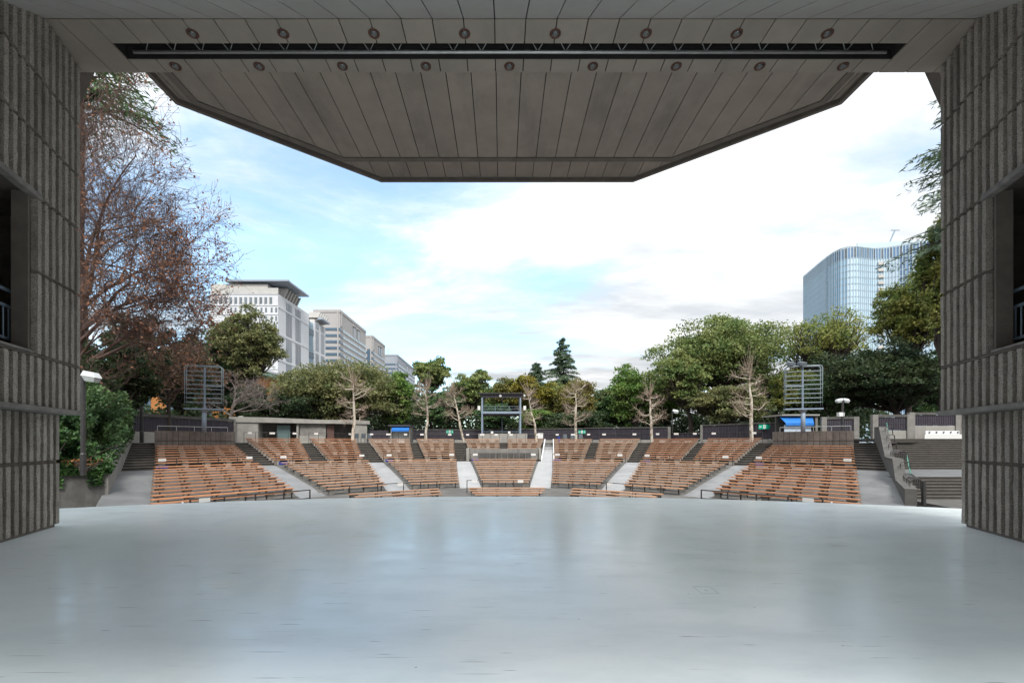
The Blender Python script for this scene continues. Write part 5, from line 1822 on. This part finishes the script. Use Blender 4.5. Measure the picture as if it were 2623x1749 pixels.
def deciduous(label, base, limbs, depth, seed, bark, twig, leafm=None, nleaf=0, leaf=.09, spread=.55, trunk=None, tr=.25, up=.12, kids=(3, 4), L=2.5, shrink=.68, leaf_pred=None, minr=.012, name='bare_tree', group=None, r0=None):
    rng = np.random.default_rng(seed)
    t = thing(name, label, 'tree', tuple(base), 0, group)
    og = np.array(ORI[t])
    tb, tw, tips = Tubes(), Tubes(), []
    tb.add(np.array(trunk, float), np.linspace(tr, tr * .6, len(trunk)), 9)
    for (p, dr, Lm) in limbs:
        p, dr = np.array(p, float), np.array(dr, float)
        dr /= np.linalg.norm(dr)
        grow(tw, tips, p, dr, Lm, r0 or tr * .42, depth, rng, spread, kids, up, 5, shrink, minr)
    attach('trunk', tb.mesh('trunk', bark, True, og), t)
    attach('branches', tw.mesh('branches', twig, True, og), t)
    if leafm:
        pts = np.concatenate(tips)
        c = pts[rng.integers(0, len(pts), nleaf * 3)] + rng.normal(size=(nleaf * 3, 3)) * .12
        if leaf_pred is not None:
            keep = leaf_pred(c, rng)
            c = c[keep]
        c = c[:nleaf]
        attach('leaves', quads_mesh('leaves', leaf_quads(c, leaf, rng, up=.1, aspect=.75) - og, leafm), t)
    return t


def plane_tree(label, px, d, ytop, z0, seed, lean=0.0, tr=.17, hw=60, lowest=.35):
    """pollarded plane tree: pale mottled trunk, knuckled limbs with sheaves of fine shoots"""
    rng = np.random.default_rng(seed)
    x = PX(px, d)
    zt = PZ(ytop, d)
    H = zt - z0
    w = hw * d / FPX
    t = thing('plane_tree', label, 'tree', (x, d, z0), 0, 'pale pollarded trees among the benches')
    og = np.array(ORI[t])
    tb, tw = Tubes(), Tubes()
    top = np.array((x + lean, d, z0 + H * .80))
    P = wobble(np.array((x, d, z0 - .2)), top, 9, .012, rng)
    tb.add(P, tr * .76 * np.array([1.25, 1.02, .95, .92, .80, .72, .52, .36, .2]), 9)
    nl = 15
    for i in range(nl):
        u = lowest + (1 - lowest) * (i + rng.uniform(0, .6)) / nl
        f = min(u, .999) * 8
        a = int(f)
        p = P[a] + (P[a + 1] - P[a]) * (f - a)
        az = rng.uniform(0, 2 * pi) if i % 3 else (0 if i % 2 else pi) + rng.normal() * .3
        L = w * (.85 - .35 * abs(u - .6)) * rng.uniform(.55, 1.0)
        dr = np.array((cos(az), sin(az) * .8, rng.uniform(-.15, .55)))
        q1 = p + dr * L * .5
        q2 = q1 + np.array((dr[0] * .8, dr[1] * .8, rng.uniform(.0, .9))) * L * .5
        LP = np.array([p, p + dr * L * .25 + rng.normal(size=3) * .04, q1 + rng.normal(size=3) * .06, (q1 + q2) / 2 + rng.normal(size=3) * .08, q2])
        r = tr * rng.uniform(.15, .27)
        tb.add(LP, np.array([r * 1.2, r, r * .85, r * .75, r * .8]), 6)
        for kk in (2, 3, 4):
            for j in range(int(rng.integers(7, 13))):
                v = rng.normal(size=3) * .6 + np.array((dr[0] * .5, dr[1] * .5, .45))
                v /= np.linalg.norm(v)
                ln = rng.uniform(.35, 1.15) * (.5 + .10 * w)
                e = LP[kk] + v * ln
                m_ = LP[kk] + v * ln * .5 + rng.normal(size=3) * .05
                tw.add(np.array([LP[kk], m_, e]), np.array([.013, .009, .006]), 3)
                if rng.random() < .6:
                    e2 = m_ + (v + rng.normal(size=3) * .5) * ln * .5
                    tw.add(np.array([m_, e2]), np.array([.011, .007]), 3)
    for j in range(30):
        v = rng.normal(size=3) * .34 + np.array((0, 0, 1.0))
        s = P[-1] + rng.normal(size=3) * .12 + np.array((0, 0, -rng.uniform(0, H * .1)))
        e = s + v * H * .20 * rng.uniform(.5, 1.15)
        tw.add(np.array([s, (s + e) / 2 + rng.normal(size=3) * .05, e]), np.array([.022, .015, .008]), 3)
    attach('trunk', tb.mesh('trunk', 'bark_plane', True, og), t)
    attach('shoots', tw.mesh('shoots', 'twig_plane', True, og), t)['kind'] = 'stuff'
    return t


# ---- trees along the back, left to right
broad_tree('dark evergreen tree behind the left lattice frame', 455, 55, 850, 1075, 85, 'leaf_deep', 12000, .2, 21, lobes=9)
broad_tree('dark green tree with brown tints behind the left fence', 350, 50, 800, 1050, 80, 'leaf_deep', 12000, .2, 24, lobes=9)
broad_tree('dark green tree in front of the white block', 570, 66, 830, 1050, 75, 'leaf_dark', 12000, .22, 22, lobes=9)
broad_tree('yellow-green broadleaf tree in front of the white block', 640, 63, 796, 985, 84, 'leaf_dome', 14000, .20, 23, lobes=13)
broad_tree('dark low tree in front of the brick hall', 640, 61, 990, 1095, 62, 'leaf_deep', 8000, .18, 91, lobes=8)
broad_tree('low dark shrubbery behind the concrete pavilion', 700, 60, 1010, 1100, 110, 'leaf_deep', 9000, .18, 25, lobes=9)
broad_tree('broad dome-shaped dark olive tree behind the pavilion', 870, 64, 940, 1100, 168, 'leaf_dome', 34000, .20, 26, lobes=22, clump=.36)
broad_tree('bright green tree at the right edge of the dome-shaped tree', 1015, 66, 962, 1100, 52, 'leaf_bright', 10000, .2, 27, lobes=8)
broad_tree('tall slender tree with yellow-green tufts left of the tower', 1104, 68, 912, 1012, 52, 'leaf_camphor', 8000, .2, 28, lobes=7, sparse=.7, trunk_r=.2)
broad_tree('dark low tree at the foot of the tall slender tree', 1130, 66, 990, 1100, 55, 'leaf_dark', 8000, .2, 29, lobes=7)
broad_tree('open airy tree left of the control tower roof', 1215, 70, 948, 1050, 62, 'leaf_camphor', 6500, .2, 30, lobes=8, sparse=.6, trunk_r=.2)
broad_tree('dark tree seen beneath the control tower deck', 1265, 66, 1035, 1110, 55, 'leaf_dark', 6000, .19, 31, lobes=7)
broad_tree('yellow-brown tree seen above the control tower roof', 1300, 71, 975, 1070, 48, 'leaf_autumn', 5000, .19, 32, lobes=7, sparse=.7)
broad_tree('yellow-green maple right of the control tower', 1365, 66, 966, 1065, 52, 'leaf_yellow', 9000, .19, 33, lobes=8)
broad_tree('dark shrub below the maple right of the tower', 1380, 63, 1045, 1108, 60, 'leaf_bright', 6000, .17, 34, lobes=7)
cedar('tall pointed dark cedar standing above the other trees', 1442, 80, 860, 1060, 82, 35)
cedar('shorter dark cedar left of the tall pointed cedar', 1375, 84, 925, 1050, 58, 36)
broad_tree('olive and rust tinted tree below the tall cedar', 1462, 66, 980, 1085, 78, 'leaf_autumn', 12000, .19, 37, lobes=10)
broad_tree('dark rounded tree right of the tall cedar', 1560, 68, 1020, 1108, 62, 'leaf_dark', 9000, .19, 38, lobes=8)
broad_tree('dark understorey tree behind the fence below the tall cedar', 1470, 62, 1058, 1115, 90, 'leaf_deep', 7000, .18, 39, lobes=8)
broad_tree('green tree left of the big camphor', 1632, 64, 942, 1100, 68, 'leaf_bright', 13000, .2, 40, lobes=9)
broad_tree('big rounded camphor tree right of centre', 1850, 62, 826, 1010, 158, 'leaf_camphor', 26000, .20, 41, lobes=17, trunk_r=.42, base_px=1870, clump=.36)
broad_tree('lower left camphor with dark crooked limbs', 1745, 58, 905, 1060, 85, 'leaf_camphor', 12000, .19, 42, lobes=9, trunk_r=.3, base_px=1775)
broad_tree('shaded green tree beneath the big camphor', 1860, 56, 995, 1095, 105, 'leaf_dome', 13000, .18, 43, lobes=10)
broad_tree('airy camphor with brown twigs before the glass tower', 2105, 64, 806, 985, 124, 'leaf_olive', 7000, .19, 44, lobes=13, sparse=1.2, trunk_r=.4, base_px=2060, clump=.30)
broad_tree('olive green tree behind the right lattice frame', 2060, 58, 960, 1085, 95, 'leaf_olive', 12000, .19, 45, lobes=10)
broad_tree('yellow-green tree right of the glass tower', 2335, 50, 715, 920, 78, 'leaf_olive', 19000, .18, 46, lobes=13)
broad_tree('tall leafy tree partly hidden by the right stage wall', 2415, 42, 580, 900, 65, 'leaf_olive', 14000, .16, 47, lobes=10, z0=2.0)
broad_tree('dark spreading evergreen tree above the wide stairs', 2265, 47, 895, 1062, 158, 'leaf_deep', 24000, .17, 48, lobes=16, base_px=2345, trunk_r=.38, z0=2.0)
broad_tree('dark green tree closing the gap below the right glass tower', 2385, 56, 915, 1090, 75, 'leaf_dark', 10000, .18, 92, lobes=9, z0=2.0)
broad_tree('dark leafy tree between the right lamp post and the evergreen', 2150, 50, 945, 1090, 80, 'leaf_dark', 11000, .17, 49, lobes=9)
cedar('cedar with drooping branches reaching past the right stage wall', 2490, 40, -60, 640, 190, 50, z0=2.0, rb=.45, dens=.38)
cedar('tall cedar with drooping branches above the reddish tree', 205, 36, -160, 300, 225, 51, rb=.5, dens=.3, m='leaf_dark')
broad_tree('dark conifer-like evergreen behind the planter', 330, 40, 880, 1090, 75, 'leaf_deep', 11000, .16, 52, lobes=9)
broad_tree('dark evergreen at the far left behind the lamp post', 215, 34, 860, 1120, 75, 'leaf_deep', 10000, .15, 53, lobes=9)

broad_tree('green tree filling the gap left of the control tower', 1180, 74, 985, 1095, 70, 'leaf_dome', 9000, .2, 54, lobes=9)
broad_tree('mid green tree behind the control tower posts', 1290, 76, 968, 1100, 85, 'leaf_camphor', 13000, .2, 55, lobes=9)
broad_tree('dark green tree between the maple and the dark rounded tree', 1545, 78, 1000, 1105, 80, 'leaf_dark', 9000, .2, 56, lobes=9)
broad_tree('green tree right of the low gate behind the fence', 1700, 68, 985, 1100, 55, 'leaf_bright', 8000, .2, 90, lobes=8)
broad_tree('mid green tree behind the pale tree below the tall cedar', 1425, 74, 988, 1100, 72, 'leaf_camphor', 9000, .2, 93, lobes=9)
broad_tree('green tree between the dark rounded tree and the camphor', 1590, 76, 1000, 1100, 66, 'leaf_dome', 8000, .2, 94, lobes=8)
broad_tree('dark tree behind the bright green tree left of centre', 1050, 76, 1000, 1100, 70, 'leaf_dark', 8000, .2, 57, lobes=8)
broad_tree('dense dark tree behind the left lattice frame and fence', 510, 72, 900, 1090, 90, 'leaf_deep', 11000, .22, 58, lobes=10)
broad_tree('shaded tree below the airy camphor on the right', 1985, 70, 930, 1090, 80, 'leaf_dome', 9000, .2, 59, lobes=9)

# understorey reading as one dark mass between the trunks
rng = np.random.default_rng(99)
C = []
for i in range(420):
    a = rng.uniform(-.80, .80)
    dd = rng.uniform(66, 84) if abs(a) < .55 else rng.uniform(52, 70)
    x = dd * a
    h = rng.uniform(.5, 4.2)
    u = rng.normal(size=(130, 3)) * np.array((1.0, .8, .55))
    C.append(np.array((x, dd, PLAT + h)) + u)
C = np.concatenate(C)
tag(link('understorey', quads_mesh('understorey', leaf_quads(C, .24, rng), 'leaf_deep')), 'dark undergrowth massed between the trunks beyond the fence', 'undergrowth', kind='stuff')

# ---- pale pollarded plane trees
plane_tree('pale bare plane tree standing before the dome-shaped tree', 905, 47.5, 935, PLAT - .2, 60, hw=62, tr=.22)
plane_tree('pale bare plane tree with straight trunk left of the exit sign', 1092, 54.5, 955, PLAT, 61, hw=45, tr=.2, lowest=.5)
plane_tree('pale plane tree leaning left beside the control tower', 1192, 53, 965, PLAT - .3, 62, lean=-1.5, hw=48, tr=.19, lowest=.45)
plane_tree('pale bare plane tree just right of the control tower', 1376, 54.5, 975, PLAT, 63, lean=-1.1, hw=40, tr=.18)
plane_tree('pale bare plane tree below the tall cedar', 1475, 54.0, 965, PLAT, 64, hw=52, tr=.22)
plane_tree('pale bare plane tree left of the slim lamp post', 1671, 49.0, 975, PLAT - .2, 65, lean=-.25, hw=48, tr=.2)
plane_tree('tall pale bare plane tree beside the large exit sign', 1926, 45.5, 905, PLAT, 66, lean=-.2, hw=62, tr=.23)

# ---- spreading bare tree behind the left fence
bx, bd = PX(585, 54), 54.0
tk = [(bx, bd, PLAT), (bx + .05, bd, 3.4), (bx + .35, bd, 5.0), (bx + .6, bd, 6.2)]
deciduous('grey bare tree spreading to the right above the pavilion', (bx, bd, PLAT),
          [((bx + .35, bd, 5.0), (1.0, .1, .40), 2.9), ((bx + .45, bd, 5.5), (.9, -.3, .75), 2.6), ((bx + .6, bd, 6.2), (.7, .2, 1.1), 2.4), ((bx + .6, bd, 6.2), (.1, .3, 1.0), 2.0),
           ((bx + .3, bd, 4.8), (-.8, .1, .7), 1.5), ((bx + .4, bd, 5.3), (1.0, .4, .12), 3.0), ((bx + .5, bd, 5.9), (1.0, -.2, .3), 3.0)],
          4, 70, 'bark_grey', 'twig_grey', spread=.42, tr=.24, up=.04, kids=(3, 4), shrink=.66, minr=.012, trunk=tk)
# ---- reddish tree at the far left
rd = 30.0
rx = PX(196, rd)
tk = [(rx - .3, rd, 1.0), (rx - .1, rd, 4.5), (rx + .1, rd, 7.5), (rx + .3, rd, 10.2)]


def pred_red(c, rng):
    # leaves stay on the outer right of the crown
    return rng.random(len(c)) < np.clip((c[:, 0] - rx) / 7.0, .12, 1.0) ** 2.2


limbs = [((rx, rd, 6.5), (1.0, .15, .50), 3.7), ((rx + .1, rd, 8.0), (1.0, -.15, .80), 3.9), ((rx + .3, rd, 10.2), (.75, .1, 1.0), 4.2), ((rx + .3, rd, 10.2), (.38, .2, 1.2), 5.2),
         ((rx + .3, rd, 10.2), (.12, -.1, 1.3), 5.8), ((rx + .2, rd, 9.3), (-.15, .2, 1.1), 5.2), ((rx - .05, rd, 5.8), (.8, -.5, .45), 3.3), ((rx + .3, rd, 10.2), (.5, -.3, 1.15), 5.2),
         ((rx + .15, rd, 8.8), (1.0, .3, .65), 4.0), ((rx, rd, 6.4), (.75, .5, .5), 3.6), ((rx + .3, rd, 10.2), (.25, -.3, 1.25), 6.2), ((rx + .2, rd, 9.0), (.6, .3, .8), 4.2),
         ((rx + .3, rd, 10.2), (-.05, .3, 1.3), 6.2)]
deciduous('large reddish half-bare tree beside the left stage wall', (rx, rd, 1.0), limbs,
          5, 71, 'bark_red', 'twig_red', 'leaf_red', 5500, .08, spread=.46, tr=.34, up=.08, kids=(3, 5), shrink=.70, leaf_pred=pred_red, minr=.0095, name='reddish_tree', trunk=tk)
r2 = 42.0
rx2 = PX(430, r2)
deciduous('brown-leaved tree behind the left lattice frame', (rx2, r2, PLAT),
          [((rx2, r2, 5.0), (.8, .1, .7), 2.6), ((rx2, r2, 5.8), (-.7, .1, .9), 2.6), ((rx2, r2, 6.4), (.2, -.2, 1.1), 2.6), ((rx2, r2, 6.0), (.9, -.3, .3), 2.6), ((rx2, r2, 5.5), (-.9, .2, .4), 2.6), ((rx2, r2, 6.4), (.5, .3, 1.0), 2.8)],
          4, 72, 'bark_dark', 'twig_red', 'leaf_brown', 3600, .10, spread=.55, tr=.2, up=.1, shrink=.7, minr=.012, trunk=[(rx2, r2, PLAT), (rx2 + .1, r2, 4.0), (rx2, r2, 6.4)], name='brown_tree')

# ---- planter greenery
rng = np.random.default_rng(5)


def shrub(label, c, r, n, m, leaf, seed, name='shrub', h0=None):
    g = np.random.default_rng(seed)
    t = thing(name, label, 'shrub', (c[0], c[1], h0 if h0 is not None else c[2] - r[2]), 0, 'planting in the left planter')
    og = np.array(ORI[t])
    P = []
    k = 26
    for i in range(k):
        v = g.normal(size=3)
        v /= np.linalg.norm(v)
        cc = np.array(c) + v * np.array(r) * g.uniform(.4, .9)
        u = g.normal(size=(n // k, 3))
        u /= np.linalg.norm(u, axis=1, keepdims=True)
        P.append(cc + u * np.array(r) * .32 * g.uniform(.2, 1, (n // k, 1)) ** .5)
    P = np.concatenate(P)
    tb = Tubes()
    for i in range(9):
        e = np.array(c) + g.normal(size=3) * np.array(r) * .5
        tb.add(wobble(np.array((c[0], c[1], og[2])) + g.normal(size=3) * .1, e, 4, .06, g), np.linspace(.05, .012, 4), 4)
    attach('stem', tb.mesh('stem', 'bark_dark', True, og), t)
    attach('foliage', quads_mesh('foliage', leaf_quads(P, leaf, g, up=.5) - og, m), t)


# ivy carpet spilling over the wall
C = []
for i in range(9000):
    u, v = rng.random(), rng.random() ** 1.3
    e = np.array(PF) + (np.array(PA) - np.array(PF)) * (u * 1.25 - .2)
    nrm_ = np.array((-.78, .62))
    p = e + nrm_ * (v * 3.2 + .05)
    C.append((p[0], p[1], .42 + v * .55 + rng.normal() * .09))
for i in range(1700):
    u = rng.random()
    e = np.array(PF) + (np.array(PA) - np.array(PF)) * (u * 1.02)
    drop = rng.random() ** 1.6 * (.25 + .55 * (sin(u * 23) > .3))
    p = e + np.array((.78, -.62)) * .10
    C.append((p[0], p[1], .42 - drop))
for i in range(3600):
    u = rng.random()
    e = np.array(PA) + (np.array(PB) - np.array(PA)) * u
    zz = .5 + 2.1 * u
    p = e + np.array((-.82, -.57)) * (rng.random() * 2.0 - .12)
    C.append((p[0], p[1], zz + rng.normal() * .12 + .15 - (rng.random() ** 3) * .6))
iv = link('ivy', quads_mesh('ivy', leaf_quads(np.array(C), .085, rng, up=.9, aspect=.8), 'leaf_ivy'))
tag(iv, 'green ivy carpet spilling over the left planter wall', 'ivy', kind='stuff')
shrub('glossy green shrub low in the planter beside the stage wall', (-20.9, 22.0, 1.35), (1.5, 1.3, 1.1), 6500, 'leaf_ivy', .08, 81, h0=.3)
shrub('tall dark green shrub behind the planter lamp post', (-22.6, 25.4, 2.9), (2.0, 1.6, 2.3), 12000, 'leaf_dark', .09, 82, h0=.6)
shrub('green shrub at the planter edge by the left stairs', (-25.6, 30.4, 2.7), (1.6, 1.7, 1.5), 8000, 'leaf_dark', .09, 83, h0=1.2)
shrub('dark green shrub behind the left stairs', (-30.6, 36.2, 3.4), (1.8, 1.8, 1.6), 6000, 'leaf_deep', .11, 84, h0=1.6)
shrub('deep green shrub at the rear of the planter', (-26.6, 28.6, 4.4), (2.8, 2.2, 2.8), 11000, 'leaf_deep', .11, 85, h0=.8)
shrub('few orange leaves on a low twiggy shrub at the lamp post foot', (-19.6, 21.9, .80), (1.2, .6, .22), 110, 'leaf_orange', .06, 86, h0=.35)
shrub('orange-tinted shrub hanging over the top of the left stairs', (-28.6, 34.6, 3.7), (1.0, .8, .7), 450, 'leaf_orange', .09, 87, h0=1.8)
